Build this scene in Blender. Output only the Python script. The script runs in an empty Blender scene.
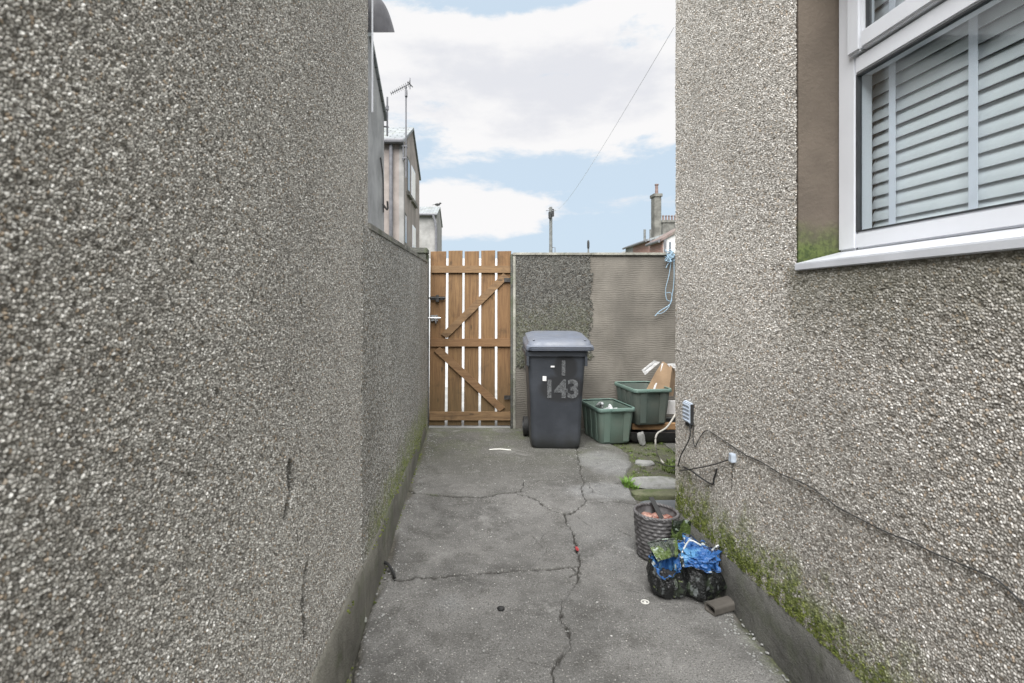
import bpy, bmesh, math, random
import numpy as np
from mathutils import Vector, Matrix, noise as mn
R = math.radians; PI = math.pi
random.seed(4); rng = np.random.default_rng(7)
sc = bpy.context.scene
COL = sc.collection
F = 520.0; CX = 473.0; HY = 302.0; CH = 1.4          # measured lens, vanishing point and eye height

def P(px, py, Y): return Vector(((px-CX)/F*Y, Y, CH-(py-HY)/F*Y))
def G(px, py): return P(px, py, CH*F/(py-HY))

# ------------------------------------------------------------------ objects
INV = {}
def thing(name, label, cat, loc=(0,0,0), rotz=0, group=None):
    o = bpy.data.objects.new(name, None); COL.objects.link(o)
    o.location = loc; o.rotation_euler = (0,0,rotz); o.empty_display_size = .1
    INV[o.name] = (Matrix.Translation(Vector(loc)) @ Matrix.Rotation(rotz,4,'Z')).inverted()
    return tag(o, label, cat, group)
def tag(o, label, cat, group=None):
    o['label'] = label; o['category'] = cat
    if group: o['group'] = group
    return o
def link(name, me, mat, parent=None, world=False):
    o = bpy.data.objects.new(name, me); COL.objects.link(o)
    if mat is not None:
        for m in (mat if isinstance(mat, (list, tuple)) else [mat]): me.materials.append(m)
    if parent is not None:
        o.parent = parent
        if world: o.matrix_parent_inverse = INV[parent.name]
    return o
def obj(name, bm, mat, parent=None, world=False, smooth=False):
    me = bpy.data.meshes.new(name)
    bmesh.ops.recalc_face_normals(bm, faces=bm.faces)
    bm.to_mesh(me); bm.free()
    if smooth:
        me.shade_smooth()
        try: me.set_sharp_from_angle(angle=R(38))
        except Exception: pass
    return link(name, me, mat, parent, world)
def structure(o): o['kind'] = 'structure'; return o
def dup(root, loc, rotz, label, group=None):
    r = root.copy(); COL.objects.link(r); r.location = loc; r.rotation_euler = (0,0,rotz); r['label'] = label
    if group: r['group'] = group
    for ch in list(root.children):
        c = ch.copy(); COL.objects.link(c); c.parent = r
        for g in list(ch.children):
            d = g.copy(); COL.objects.link(d); d.parent = c
    return r

# ------------------------------------------------------------------ shapes
def BM(): return bmesh.new()
def box(bm, x0, x1, y0, y1, z0, z1, bev=0, mi=0):
    t = bmesh.new()
    bmesh.ops.create_cube(t, size=1)
    bmesh.ops.scale(t, vec=(x1-x0, y1-y0, z1-z0), verts=t.verts)
    bmesh.ops.translate(t, vec=((x0+x1)/2, (y0+y1)/2, (z0+z1)/2), verts=t.verts)
    if bev: bmesh.ops.bevel(t, geom=t.edges[:], offset=bev, segments=2, affect='EDGES')
    merge(bm, t, mi)
    return bm
def merge(bm, t, mi=0):
    vs = [bm.verts.new(v.co) for v in t.verts]
    t.verts.index_update()
    for f in t.faces:
        try: nf = bm.faces.new([vs[v.index] for v in f.verts]); nf.material_index = mi
        except ValueError: pass
    t.free()
def beam(bm, a, b, w, t, up=(0,0,1), bev=0.002):
    """board from a to b, width w across 'up' side, thickness t"""
    a, b = Vector(a), Vector(b); d = (b-a); L = d.length; d.normalize()
    s = d.cross(Vector(up)).normalized(); u = s.cross(d)
    c = bmesh.new(); bmesh.ops.create_cube(c, size=1)
    bmesh.ops.scale(c, vec=(L, t, w), verts=c.verts)
    if bev: bmesh.ops.bevel(c, geom=c.edges[:], offset=bev, segments=1, affect='EDGES')
    M = Matrix((d, s, u)).transposed().to_4x4(); M.translation = (a+b)/2
    bmesh.ops.transform(c, matrix=M, verts=c.verts); merge(bm, c); return bm
def prism(bm, pts, ext):
    """polygon (3d points) extruded by vector ext"""
    ext = Vector(ext)
    a = [bm.verts.new(Vector(p)) for p in pts]; b = [bm.verts.new(Vector(p)+ext) for p in pts]
    n = len(a); bm.faces.new(a); bm.faces.new(b[::-1])
    for i in range(n): bm.faces.new([a[i], b[i], b[(i+1)%n], a[(i+1)%n]])
    return bm
def smooth_path(pts, k=6):
    pts = [Vector(p) for p in pts]
    if len(pts) < 3: return pts
    q = [pts[0]*2-pts[1]] + pts + [pts[-1]*2-pts[-2]]; out = []
    for i in range(1, len(q)-2):
        p0, p1, p2, p3 = q[i-1:i+3]
        for j in range(k):
            t = j/k
            out.append(.5*((2*p1)+(p2-p0)*t+(2*p0-5*p1+4*p2-p3)*t*t+(3*p1-p0-3*p2+p3)*t**3))
    out.append(pts[-1]); return out
def tube(bm, pts, r, n=8, k=5, sm=True):
    p = smooth_path(pts, k) if sm else [Vector(q) for q in pts]
    rr = r if callable(r) else (lambda t: r)
    rings = []; up = Vector((.13,.27,.95)).normalized()
    for i, c in enumerate(p):
        d = (p[min(i+1, len(p)-1)]-p[max(i-1,0)]).normalized()
        if abs(d.dot(up)) > .95: s = d.cross(Vector((1,0,0))).normalized()
        else: s = d.cross(up).normalized()
        u = s.cross(d); q = rr(i/max(1,len(p)-1))
        rings.append([bm.verts.new(c+(s*math.cos(2*PI*j/n)+u*math.sin(2*PI*j/n))*q) for j in range(n)])
    for a, b in zip(rings, rings[1:]):
        for j in range(n): bm.faces.new([a[j], a[(j+1)%n], b[(j+1)%n], b[j]])
    bm.faces.new(rings[0][::-1]); bm.faces.new(rings[-1]); return bm
def rrect(w, d, r, n=5):
    out = []
    for cx, cy, a0 in ((w/2-r, d/2-r, 0), (-w/2+r, d/2-r, 90), (-w/2+r, -d/2+r, 180), (w/2-r, -d/2+r, 270)):
        for i in range(n+1):
            a = R(a0+90*i/n); out.append((cx+r*math.cos(a), cy+r*math.sin(a)))
    return out
def loft(bm, secs, cap0=True, cap1=True, mi=0):
    rings = [[bm.verts.new(p) for p in s] for s in secs]; n = len(rings[0])
    for a, b in zip(rings, rings[1:]):
        for j in range(n):
            f = bm.faces.new([a[j], a[(j+1)%n], b[(j+1)%n], b[j]]); f.material_index = mi
    if cap0: bm.faces.new(rings[0][::-1]).material_index = mi
    if cap1: bm.faces.new(rings[-1]).material_index = mi
    return bm
def lathe(bm, prof, n=32, c=(0,0,0), jit=None, cap0=True, cap1=True):
    secs = []
    for i, (r, z) in enumerate(prof):
        s = []
        for j in range(n):
            a = 2*PI*j/n; q = r+(jit(i, j, a, r, z) if jit else 0)
            s.append((c[0]+q*math.cos(a), c[1]+q*math.sin(a), c[2]+z))
        secs.append(s)
    return loft(bm, secs, cap0, cap1)
def cyl(bm, a, b, r, n=16): return tube(bm, [a, b], r, n=n, sm=False)
def stone(bm, c, size, seed=0, amt=.25, flat=1.0, sub=3):
    t = bmesh.new(); bmesh.ops.create_icosphere(t, subdivisions=sub, radius=1)
    for v in t.verts:
        k = 1+amt*mn.noise(v.co*1.3+Vector((seed*7.1,seed*3.3,0)))+amt*.4*mn.noise(v.co*3.7+Vector((seed,0,0)))
        p = v.co*k
        v.co = Vector((math.copysign(abs(p.x)**flat, p.x)*size[0], math.copysign(abs(p.y)**flat, p.y)*size[1], math.copysign(abs(p.z)**flat, p.z)*size[2]))+Vector(c)
    merge(bm, t); return bm

def grid(name, Pt, mask=None, mat=None, parent=None, world=False, attrs=None, smooth=True):
    n, m, _ = Pt.shape
    idx = np.arange(n*m).reshape(n, m)
    q = np.stack([idx[:-1,:-1], idx[1:,:-1], idx[1:,1:], idx[:-1,1:]], -1)
    q = q[mask] if mask is not None else q.reshape(-1,4)
    q = q.reshape(-1,4)
    me = bpy.data.meshes.new(name)
    me.vertices.add(n*m); me.vertices.foreach_set('co', Pt.reshape(-1).astype(np.float32))
    me.loops.add(q.size); me.loops.foreach_set('vertex_index', q.reshape(-1).astype(np.int32))
    me.polygons.add(len(q)); me.polygons.foreach_set('loop_start', (np.arange(len(q))*4).astype(np.int32))
    me.polygons.foreach_set('use_smooth', np.full(len(q), smooth))
    me.update(calc_edges=True)
    for k, a in (attrs or {}).items():
        at = me.attributes.new(k, 'FLOAT', 'POINT'); at.data.foreach_set('value', a.reshape(-1).astype(np.float32))
    return link(name, me, mat, parent, world)
def vnoise(x, y, seed=0):
    xi = np.floor(x).astype(np.int64); yi = np.floor(y).astype(np.int64); fx = x-xi; fy = y-yi
    fx = fx*fx*(3-2*fx); fy = fy*fy*(3-2*fy)
    def h(a, b):
        k = (a*374761393+b*668265263+seed*982451653) & 0xffffffff
        k = ((k ^ (k >> 13))*1274126177) & 0xffffffff
        return ((k ^ (k >> 16)) & 0xffff)/65535.0
    return (h(xi,yi)*(1-fx)+h(xi+1,yi)*fx)*(1-fy)+(h(xi,yi+1)*(1-fx)+h(xi+1,yi+1)*fx)*fy
def fbm(x, y, o=4, seed=0):
    s = 0; a = .5
    for i in range(o): s = s+a*vnoise(x*2**i, y*2**i, seed+i); a *= .5
    return s/(1-.5**o)
def pdist(X, Y, pts):
    d = np.full(X.shape, 9.0)
    for (ax, ay), (bx, by) in zip(pts, pts[1:]):
        vx, vy = bx-ax, by-ay; L = vx*vx+vy*vy+1e-12
        t = np.clip(((X-ax)*vx+(Y-ay)*vy)/L, 0, 1)
        d = np.minimum(d, np.hypot(X-ax-t*vx, Y-ay-t*vy))
    return d
def steps(*segs):
    """segs: (start, end, step0, step1) joined into one increasing list"""
    out = []
    for a, b, s0, s1 in segs:
        x = a
        while x < b-1e-6:
            out.append(x); x += s0+(s1-s0)*(x-a)/(b-a)
    out.append(segs[-1][1]); return np.array(out)

# ------------------------------------------------------------------ materials
class T:
    def __init__(s, name):
        s.m = bpy.data.materials.new(name); s.m.use_nodes = True; s.nt = s.m.node_tree
        s.b = s.nt.nodes['Principled BSDF']; s.out = s.nt.nodes['Material Output']
        s.tc = s.nt.nodes.new('ShaderNodeTexCoord').outputs['Object']
    def n(s, typ, props=None, **ins):
        x = s.nt.nodes.new('ShaderNode'+typ)
        for k, v in (props or {}).items(): setattr(x, k, v)
        for k, v in ins.items():
            key = int(k[1:]) if k[0] == '_' else k.replace('_', ' ')
            s.put(x.inputs[key], v)
        return x
    def put(s, sock, v):
        if isinstance(v, bpy.types.NodeSocket): s.nt.links.new(v, sock)
        elif isinstance(v, (tuple, list)) and len(v) == 3 and sock.type == 'RGBA': sock.default_value = (*v, 1)
        else: sock.default_value = v
    def noise(s, scale, detail=4, rough=.55, vec=None, dist=0):
        return s.n('TexNoise', Vector=vec or s.tc, Scale=scale, Detail=detail, Roughness=rough, Distortion=dist).outputs['Fac']
    def math(s, op, a, b=0.0, clamp=False): return s.n('Math', {'operation': op, 'use_clamp': clamp}, _0=a, _1=b).outputs[0]
    def ramp(s, fac, lo, hi, a=0.0, b=1.0):
        x = s.n('MapRange', {'interpolation_type': 'SMOOTHSTEP'}, _0=fac, _1=lo, _2=hi, _3=a, _4=b); return x.outputs[0]
    def mix(s, f, a, b, mode='MIX'):
        x = s.nt.nodes.new('ShaderNodeMix'); x.data_type = 'RGBA'; x.blend_type = mode
        s.put(x.inputs[0], f); s.put(x.inputs[6], a); s.put(x.inputs[7], b); return x.outputs[2]
    def xyz(s): return s.n('SeparateXYZ', _0=s.tc).outputs
    def scaled(s, v): return s.n('Mapping', Vector=s.tc, Scale=v).outputs[0]
    def attr(s, name): return s.n('Attribute', {'attribute_name': name}).outputs['Fac']
    def colramp(s, fac, stops):
        x = s.nt.nodes.new('ShaderNodeValToRGB'); e = x.color_ramp.elements
        while len(e) < len(stops): e.new(.5)
        for el, (p, c) in zip(e, stops): el.position = p; el.color = (*c, 1)
        s.put(x.inputs[0], fac); return x.outputs[0]
    def set(s, color=None, rough=None, bump=None, bstr=.3, bdist=.01, **kw):
        if color is not None: s.put(s.b.inputs['Base Color'], color)
        if rough is not None: s.put(s.b.inputs['Roughness'], rough)
        if bump is not None:
            x = s.n('Bump', Height=bump, Strength=bstr, Distance=bdist); s.nt.links.new(x.outputs[0], s.b.inputs['Normal'])
        for k, v in kw.items(): s.put(s.b.inputs[k.replace('_', ' ')], v)
        return s.m
def simple(name, c, rough=.6, var=.25, ns=8, bump=.2, bs=60, bd=.002, metallic=0, c2=None, detail=5):
    t = T(name); f = t.ramp(t.noise(ns, detail), .3, .7)
    lo = tuple(x*(1-var) for x in c); hi = c2 or tuple(min(1, x*(1+var)) for x in c)
    return t.set(t.mix(f, lo, hi), rough, t.noise(bs, 5), bump, bd, Metallic=metallic)

def pebble(name, s, amp, tint=(1,1,1), mortar=(.16,.15,.13), moss=None, bright=1.0, plane='yz', streak=.20, flat=0.0, sillstain=False):
    t = T(name); D2 = {'voronoi_dimensions': '2D'}
    q_ = t.xyz(); v2d = t.n('CombineXYZ', _0=q_[1 if plane == 'yz' else 0], _1=q_[2], _2=0.0).outputs[0]
    w = t.n('TexNoise', {'noise_dimensions': '2D'}, Vector=v2d, Scale=s*.75, Detail=1).outputs['Color']
    vec = t.n('VectorMath', {'operation': 'MULTIPLY_ADD'}, _0=w, _1=(.55/s,)*3, _2=v2d).outputs[0]
    v1 = t.n('TexVoronoi', D2, Vector=vec, Scale=s); v2 = t.n('TexVoronoi', {'feature': 'DISTANCE_TO_EDGE', 'voronoi_dimensions': '2D'}, Vector=vec, Scale=s)
    sep = t.n('SeparateColor', _0=v1.outputs['Color']).outputs
    k = bright
    c = t.colramp(sep[0], [(0, (.05*k,.047*k,.042*k)), (.2, (.15*k,.144*k,.132*k)), (.45, (.27*k,.262*k,.246*k)), (.72, (.38*k,.372*k,.355*k)), (.9, (.50*k,.495*k,.48*k)), (1, (.60*k,.60*k,.59*k))])
    c = t.mix(t.ramp(sep[1], .915, .95), c, (.22*k,.165*k,.11*k))
    c = t.mix(t.ramp(t.noise(s*2.2, 1), .35, .7, 0, .35), c, (.19*k,.185*k,.172*k))
    if flat: c = t.mix(flat, c, (.30*k,.29*k,.275*k))
    e = v2.outputs['Distance']
    miss = t.ramp(t.noise(s*.33, 2), .58, .68)                       # patches where stones have dropped out
    c = t.mix(t.ramp(e, .03, .15), mortar, c)
    c = t.mix(t.math('MULTIPLY', miss, .55), c, mortar)
    big = t.noise(1.3, 4, .6)
    c = t.mix(1.0, c, t.mix(t.ramp(big, .32, .68), tuple(x*.90 for x in tint), tuple(x*1.06 for x in tint)), 'MULTIPLY')
    stk = t.ramp(t.noise(2.5, 5, .6, t.scaled((1,1.6,.22))), .45, .72, 0, streak)
    c = t.mix(stk, c, (.05,.05,.042) if streak > .5 else (.12,.117,.10))
    if sillstain:                                                    # run-off grime below the window sill
        q3 = t.xyz(); f = t.math('MULTIPLY', t.ramp(t.math('ADD', q3[2], t.math('MULTIPLY', t.noise(3, 5, .7, t.scaled((1,2.2,.4))), .5)), 1.38, 1.78), t.math('MULTIPLY', t.ramp(q3[2], 1.53, 1.545, 1, 0), t.ramp(q3[1], 1.93, 2.02, 1, 0)))
        c = t.mix(t.math('MULTIPLY', f, .6), c, (.10,.098,.06))
    if moss:
        z = t.xyz()[2]; y = t.xyz()[1]
        for (z0, z1, y0, y1, amt) in moss:
            a = t.math('ADD', z, t.math('MULTIPLY', t.math('SUBTRACT', t.noise(6, 3, .65), .5), .45))
            f = t.ramp(a, z0, z1, 1, 0)
            f = t.math('MULTIPLY', f, t.math('MULTIPLY', t.ramp(y, y0-.25, y0+.15), t.ramp(y, y1-.3, y1+.3, 1, 0)))
            patchy = t.ramp(t.math('ADD', t.noise(22, 4, .6), t.math('MULTIPLY', sep[2], .22)), .47, .66, 0.10, 1)
            f = t.math('MULTIPLY', t.math('MULTIPLY', f, patchy), amt)
            c = t.mix(f, c, t.mix(t.ramp(t.noise(45, 2), .35, .65), (.08,.11,.02), (.24,.28,.065)))
    ck = t.attr('crack'); c = t.mix(t.math('MULTIPLY', ck, .85), c, (.03,.03,.024))
    h = t.math('MULTIPLY', t.ramp(e, 0, .34), t.math('ADD', t.math('MULTIPLY', sep[2], .65), .4))
    h = t.math('SUBTRACT', h, t.math('MULTIPLY', miss, .5))
    h = t.math('ADD', h, t.math('MULTIPLY', t.noise(s*.12, 3), .8))
    t.set(c, .82)
    d = t.n('Displacement', Height=h, Midlevel=.3, Scale=amp); t.nt.links.new(d.outputs[0], t.out.inputs['Displacement'])
    t.m.displacement_method = 'DISPLACEMENT'
    return t.m

M = {}
M['peb_left'] = pebble('pebbledash left house', 205, .0046, (1.13,1.12,1.09), flat=.16, mortar=(.105,.102,.092), streak=.05, bright=1.75)
M['peb_yard'] = pebble('pebbledash yard wall', 140, .0045, (.88,.88,.86), mortar=(.10,.096,.08), bright=1.6, moss=[(.18,.50,2.5,5.6,.9)])
M['peb_right'] = pebble('pebbledash right house', 138, .0056, (1.23,1.20,1.17), flat=.22, streak=.14, sillstain=True, mortar=(.22,.20,.175), bright=1.6, moss=[(.24,.50,1.0,3.3,1.0),(1.42,1.50,.2,1.95,.0)])
M['peb_back'] = pebble('pebbledash back wall', 90, .006, (.36,.355,.33), plane='xz', streak=.75, mortar=(.05,.05,.042), moss=[(1.1,1.5,0,9,.10)])

def render_mat(name, c, comb=0, stain=(.1,.09,.06), moss=None):
    t = T(name); f = t.ramp(t.noise(2.2, 7, .62), .3, .7)
    col = t.mix(f, tuple(x*.72 for x in c), tuple(x*1.15 for x in c))
    col = t.mix(t.ramp(t.noise(3.0, 6, .65, t.scaled((1,1,.3))), .52, .75, 0, .55), col, stain)
    b = t.noise(70, 5)
    if comb:
        w = t.n('TexWave', {'wave_type': 'BANDS', 'bands_direction': 'Z'}, Vector=t.tc, Scale=comb, Distortion=5.0, Detail=4, Detail_Scale=.9).outputs['Fac']
        col = t.mix(t.math('MULTIPLY', t.ramp(w, .1, .6, 1, 0), t.ramp(t.noise(7, 4),    .42, .7, .0, .45)), col, tuple(x*.45 for x in c))
        b = t.math('ADD', t.math('MULTIPLY', b, .6), t.math('MULTIPLY', w, t.ramp(t.noise(5,4), .3, .7, .1, .6)))
    if moss:
        z = t.math('ADD', t.xyz()[2], t.math('MULTIPLY', t.math('SUBTRACT', t.noise(14, 5), .5), .12))
        col = t.mix(t.ramp(z, moss[0], moss[1], .95, 0), col, t.mix(t.ramp(t.noise(60, 3), .35, .65), (.035,.055,.012), (.09,.12,.03)))
    return t.set(col, .9, b, .55, .005)
M['render_back'] = render_mat('combed cement render', (.165,.15,.128), comb=13, stain=(.085,.075,.058))
M['reveal'] = render_mat('brown painted reveal', (.125,.10,.078), stain=(.06,.05,.038), moss=(1.58,1.72))
def plinth_mat(name, c, moss):
    t = T(name); f = t.ramp(t.noise(3.5, 7, .65), .28, .72)
    col = t.mix(f, tuple(x*.6 for x in c), tuple(x*1.25 for x in c))
    col = t.mix(t.ramp(t.noise(7, 6, .7, t.scaled((1,1,.35))), .5, .72, 0, .7), col, (.055,.055,.04))
    col = t.mix(t.ramp(t.noise(120, 3), .68, .75, 0, .5), col, (.4,.39,.36))
    col = t.mix(t.math('MULTIPLY', t.ramp(t.noise(5, 6, .7), .48, .66), moss), col, (.07,.095,.03))
    return t.set(col, .88, t.math('ADD', t.noise(22, 6, .65), t.math('MULTIPLY', t.noise(160, 3), .45)), .9, .012)
M['plinth_left'] = plinth_mat('plinth cement left', (.16,.154,.13), .45)
M['plinth_right'] = plinth_mat('plinth cement right', (.135,.132,.12), .25)
M['coping'] = plinth_mat('weathered coping', (.22,.215,.19), .55)
M['coping2'] = plinth_mat('weathered thin coping', (.30,.29,.25), .25)
M['pier'] = plinth_mat('dark pier stone', (.085,.085,.075), .5)

# ground concrete
t = T('yard concrete')
cr, ms, pa, so = t.attr('crack'), t.attr('moss'), t.attr('patch'), t.attr('soil')
f1 = t.ramp(t.noise(1.6, 7, .62), .32, .68); f2 = t.ramp(t.noise(9, 6, .7), .3, .72)
c = t.mix(f1, (.066,.064,.06), (.20,.194,.184)); c = t.mix(t.math('MULTIPLY', f2, .55), c, (.25,.245,.235))
c = t.mix(t.ramp(t.noise(4.3, 8, .75), .52, .66, 0, .75), c, (.07,.067,.06))
yy_ = t.xyz()[1]
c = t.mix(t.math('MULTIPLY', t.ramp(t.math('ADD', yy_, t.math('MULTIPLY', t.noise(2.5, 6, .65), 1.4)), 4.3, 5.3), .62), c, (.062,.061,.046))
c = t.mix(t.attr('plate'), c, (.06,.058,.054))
c = t.mix(pa, c, t.mix(t.ramp(t.noise(14, 5, .65), .3, .7), (.21,.215,.215), (.33,.33,.325)))
va = t.n('TexVoronoi', Vector=t.tc, Scale=85); vs = t.n('SeparateColor', _0=va.outputs['Color']).outputs
sp = t.math('MULTIPLY', t.ramp(vs[0], .74, .80), t.ramp(va.outputs['Distance'], .22, .34, 1, 0))
c = t.mix(t.math('MULTIPLY', sp, .75), c, t.mix(vs[1], (.25,.23,.2), (.62,.6,.56)))
sp2 = t.math('MULTIPLY', t.ramp(vs[2], .84, .88), t.ramp(va.outputs['Distance'], .25, .4, 1, 0))
c = t.mix(t.math('MULTIPLY', sp2, .6), c, (.045,.043,.038))
v3 = t.n('TexVoronoi', Vector=t.tc, Scale=17); v3s = t.n('SeparateColor', _0=v3.outputs['Color']).outputs
c = t.mix(t.math('MULTIPLY', t.ramp(v3s[0], .78, .8), t.ramp(v3.outputs['Distance'], .06, .10, 1, 0)), c, (.66,.65,.62))
c = t.mix(t.ramp(t.noise(190, 3, .7), .42, .62, 0, .7), c, (.055,.053,.048))
c = t.mix(t.ramp(t.noise(110, 3, .7), .58, .68, 0, .6), c, (.42,.41,.39))
c = t.mix(t.ramp(t.noise(2.4, 9, .78, dist=.6), .54, .68, 0, .42), c, (.33,.325,.31))
c = t.mix(so, c, t.mix(t.ramp(t.noise(60, 5, .7), .35, .65), (.03,.027,.02), (.10,.09,.07)))
c = t.mix(t.math('MULTIPLY', cr, .95), c, (.022,.02,.016))
mf = t.math('MULTIPLY', ms, t.ramp(t.noise(24, 5, .7), .32, .6))
c = t.mix(mf, c, t.mix(t.ramp(t.noise(90, 4), .35, .65), (.035,.05,.012), (.11,.14,.03)))
M['concrete'] = t.set(c, t.ramp(t.noise(5,5), .3, .7, .72, .95), t.math('ADD', t.math('MULTIPLY', t.noise(45, 6, .7), 1.0), t.math('MULTIPLY', va.outputs['Distance'], .35)), .65, .006)
M['lane'] = simple('lane concrete', (.30,.30,.29), .9, .25, 1.5)
M['earth'] = simple('far ground', (.11,.12,.08), .95, .3, .2)
M['flag'] = plinth_mat('pale flagstone', (.30,.30,.29), .35)
M['mossy'] = plinth_mat('mossy kerb stone', (.16,.165,.10), .9)
M['bluestone'] = plinth_mat('blue grey slab', (.13,.14,.15), .1)
M['whitewall'] = render_mat('white painted wall', (.62,.63,.64), stain=(.6,.6,.58))

# timber
def timber(name, c, dark, axis='Z', green=0):
    t = T(name); sc_ = {'Z': (22,22,1.3), 'X': (1.3,22,22)}[axis]
    g = t.noise(2.2, 7, .65, t.scaled(sc_), 1.2)
    oi = t.n('ObjectInfo').outputs['Random']
    col = t.mix(t.ramp(g, .3, .68), dark, c)
    col = t.mix(t.math('MULTIPLY', oi, .65), col, (.17,.085,.035))
    v = t.n('TexVoronoi', Vector=t.scaled((9,9,3.2) if axis=='Z' else (3.2,9,9)), Scale=1.0)
    col = t.mix(t.ramp(v.outputs['Distance'], .05, .13, .8, 0), col, tuple(x*.25 for x in c))
    col = t.mix(t.ramp(t.noise(5, 6, .65), .52, .75, 0, .6), col, tuple(x*.32 for x in dark))
    if green:
        z = t.math('ADD', t.xyz()[2], t.math('MULTIPLY', t.noise(8, 4), .4))
        col = t.mix(t.ramp(z, .15, 1.1, .7, 0), col, (.075,.055,.024))
    return t.set(col, .8, g, .5, .004)
M['board'] = timber('gate board timber', (.225,.138,.06), (.075,.043,.019), 'Z', 1)
M['rail'] = timber('gate rail timber', (.225,.142,.07), (.10,.06,.029), 'X')
M['plank'] = timber('scrap timber', (.42,.25,.12), (.22,.13,.06), 'X')
M['steel'] = simple('zinc steel', (.55,.55,.56), .35, .2, 40, metallic=1)
M['iron'] = simple('black iron', (.03,.028,.026), .55, .4, 30)
M['zincdark'] = simple('dark aerial metal', (.12,.12,.13), .5, .2)

# plastics
def plastic(name, c, rough=.45, dirt=.4, bump=.15):
    t = T(name); f = t.ramp(t.noise(4, 7, .65), .35, .75)
    col = t.mix(t.math('MULTIPLY', f, dirt), c, (.16,.15,.12))
    col = t.mix(t.ramp(t.noise(60, 4, .7, t.scaled((1,1,.4))), .62, .75, 0, .25), col, (.35,.35,.33))
    return t.set(col, t.ramp(t.noise(9, 5), .3, .7, rough, min(1, rough+.25)), t.noise(30, 4), bump, .003)
M['bin'] = None
t = T('grey bin plastic')
x, y, z = t.xyz()
def blob(cx, cz, rx, rz, e=.35):
    a = t.math('POWER', t.math('DIVIDE', t.math('SUBTRACT', x, cx), rx), 2.0); b = t.math('POWER', t.math('DIVIDE', t.math('SUBTRACT', z, cz), rz), 2.0)
    d = t.math('ADD', t.math('ADD', a, b), t.math('MULTIPLY', t.math('SUBTRACT', t.noise(14, 4), .5), .5))
    return t.ramp(d, 1-e, 1+e, 1, 0)
# ABS for even powers of negative values
def sqd(v, c0, r): return t.math('POWER', t.math('ABSOLUTE', t.math('DIVIDE', t.math('SUBTRACT', v, c0), r)), 2.4)
def blob(cx, cz, rx, rz, e=.4):
    d = t.math('ADD', t.math('ADD', sqd(x, cx, rx), sqd(z, cz, rz)), t.math('MULTIPLY', t.math('SUBTRACT', t.noise(14, 4), .5), .5))
    return t.math('MULTIPLY', t.ramp(d, 1-e, 1+e, 1, 0), t.ramp(y, -.2, -.18, 1, 0))
spray = t.math('MAXIMUM', blob(.055, .58, .215, .125), blob(.085, .78, .11, .12))
col = t.mix(t.ramp(t.noise(3, 6, .6), .35, .7), (.034,.038,.046), (.058,.064,.075))
col = t.mix(t.ramp(t.noise(30, 5, .7, t.scaled((1,1,.5))), .6, .75, 0, .25), col, (.16,.16,.15))
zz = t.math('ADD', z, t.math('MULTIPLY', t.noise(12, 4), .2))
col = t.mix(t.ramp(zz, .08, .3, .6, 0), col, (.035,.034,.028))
col = t.mix(t.math('MULTIPLY', spray, .85), col, (.017,.017,.018))
M['bin'] = t.set(col, t.mix(spray, (.42,)*3, (.75,)*3), t.noise(40, 4), .12, .003)
M['binlid'] = plastic('grey bin lid plastic', (.12,.135,.17), .34, .25)
M['rubber'] = simple('black rubber', (.022,.022,.022), .7, .3)
M['green'] = plastic('green recycling plastic', (.125,.18,.15), .5, .4)
M['green2'] = plastic('dark green recycling plastic', (.085,.11,.097), .5, .45)
M['greenrim'] = plastic('green rim plastic', (.14,.22,.19), .42, .3)
M['upvc'] = simple('white window plastic', (.68,.695,.73), .3, .04, 3, .05)
M['upvc2'] = simple('white sill plastic', (.53,.545,.58), .35, .1, 5, .08)
M['slat'] = simple('white blind slat', (.78,.80,.82), .45, .03, 3, .03)
M['tape'] = simple('white ladder tape', (.80,.82,.90), .8, .03, 3, .1, 400)
M['gasket'] = simple('black gasket', (.03,.032,.035), .5, .2)
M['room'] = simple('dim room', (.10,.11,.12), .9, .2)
M['black'] = simple('black plastic', (.02,.02,.021), .4, .4, 20, .3, 40, .004)
M['wire'] = simple('grey wire', (.7,.72,.76), .6, .1)
M['cable'] = simple('black cable', (.03,.03,.03), .55, .3)
M['hose'] = simple('pale hose', (.42,.40,.36), .5, .2)
M['bluestring'] = simple('blue twine', (.28,.40,.50), .6, .25, 60)
M['cardboard'] = simple('brown cardboard', (.36,.245,.15), .85, .15, 6, .2, 90)
M['paper'] = simple('white paper', (.75,.74,.73), .7, .08, 20)
M['redpack'] = simple('red wrapper', (.34,.06,.035), .4, .6, 25, .4, 30, .01, c2=(.48,.30,.24))
M['basket'] = simple('grey woven plastic', (.115,.11,.112), .5, .35, 30, .3, 90)
M['greypart'] = simple('grey brown moulding', (.10,.09,.078), .7, .2, 12, .3)
M['junction'] = simple('pale blue grey box plastic', (.50,.56,.64), .45, .15, 30)
M['lampgrey'] = simple('dark grey metal hood', (.10,.10,.11), .5, .25, 12)
M['slate'] = None
def tiles(name, c, sx=3.2, sz=4.2):
    t = T(name); b = t.n('TexBrick', Vector=t.tc, Scale=1.0, Mortar_Size=.012, Brick_Width=.28, Row_Height=.2, Color1=tuple(x*.8 for x in c), Color2=tuple(min(1,x*1.2) for x in c), Mortar=tuple(x*.35 for x in c))
    col = t.mix(t.ramp(t.noise(2.5, 6, .65), .45, .7, 0, .55), b.outputs[0], (.17,.18,.14))
    return t.set(col, .75, b.outputs[1], -.4, .01)
M['slate'] = tiles('grey slates', (.20,.215,.225)); M['redslate'] = tiles('brown red tiles', (.165,.12,.11))
M['brick'] = None
t = T('red brickwork'); b = t.n('TexBrick', Vector=t.n('Mapping', Vector=t.tc, Rotation=(R(90),0,0)).outputs[0], Scale=1.0, Mortar_Size=.012, Brick_Width=.225, Row_Height=.075, Color1=(.26,.11,.085), Color2=(.34,.17,.14), Mortar=(.3,.27,.24))
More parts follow.
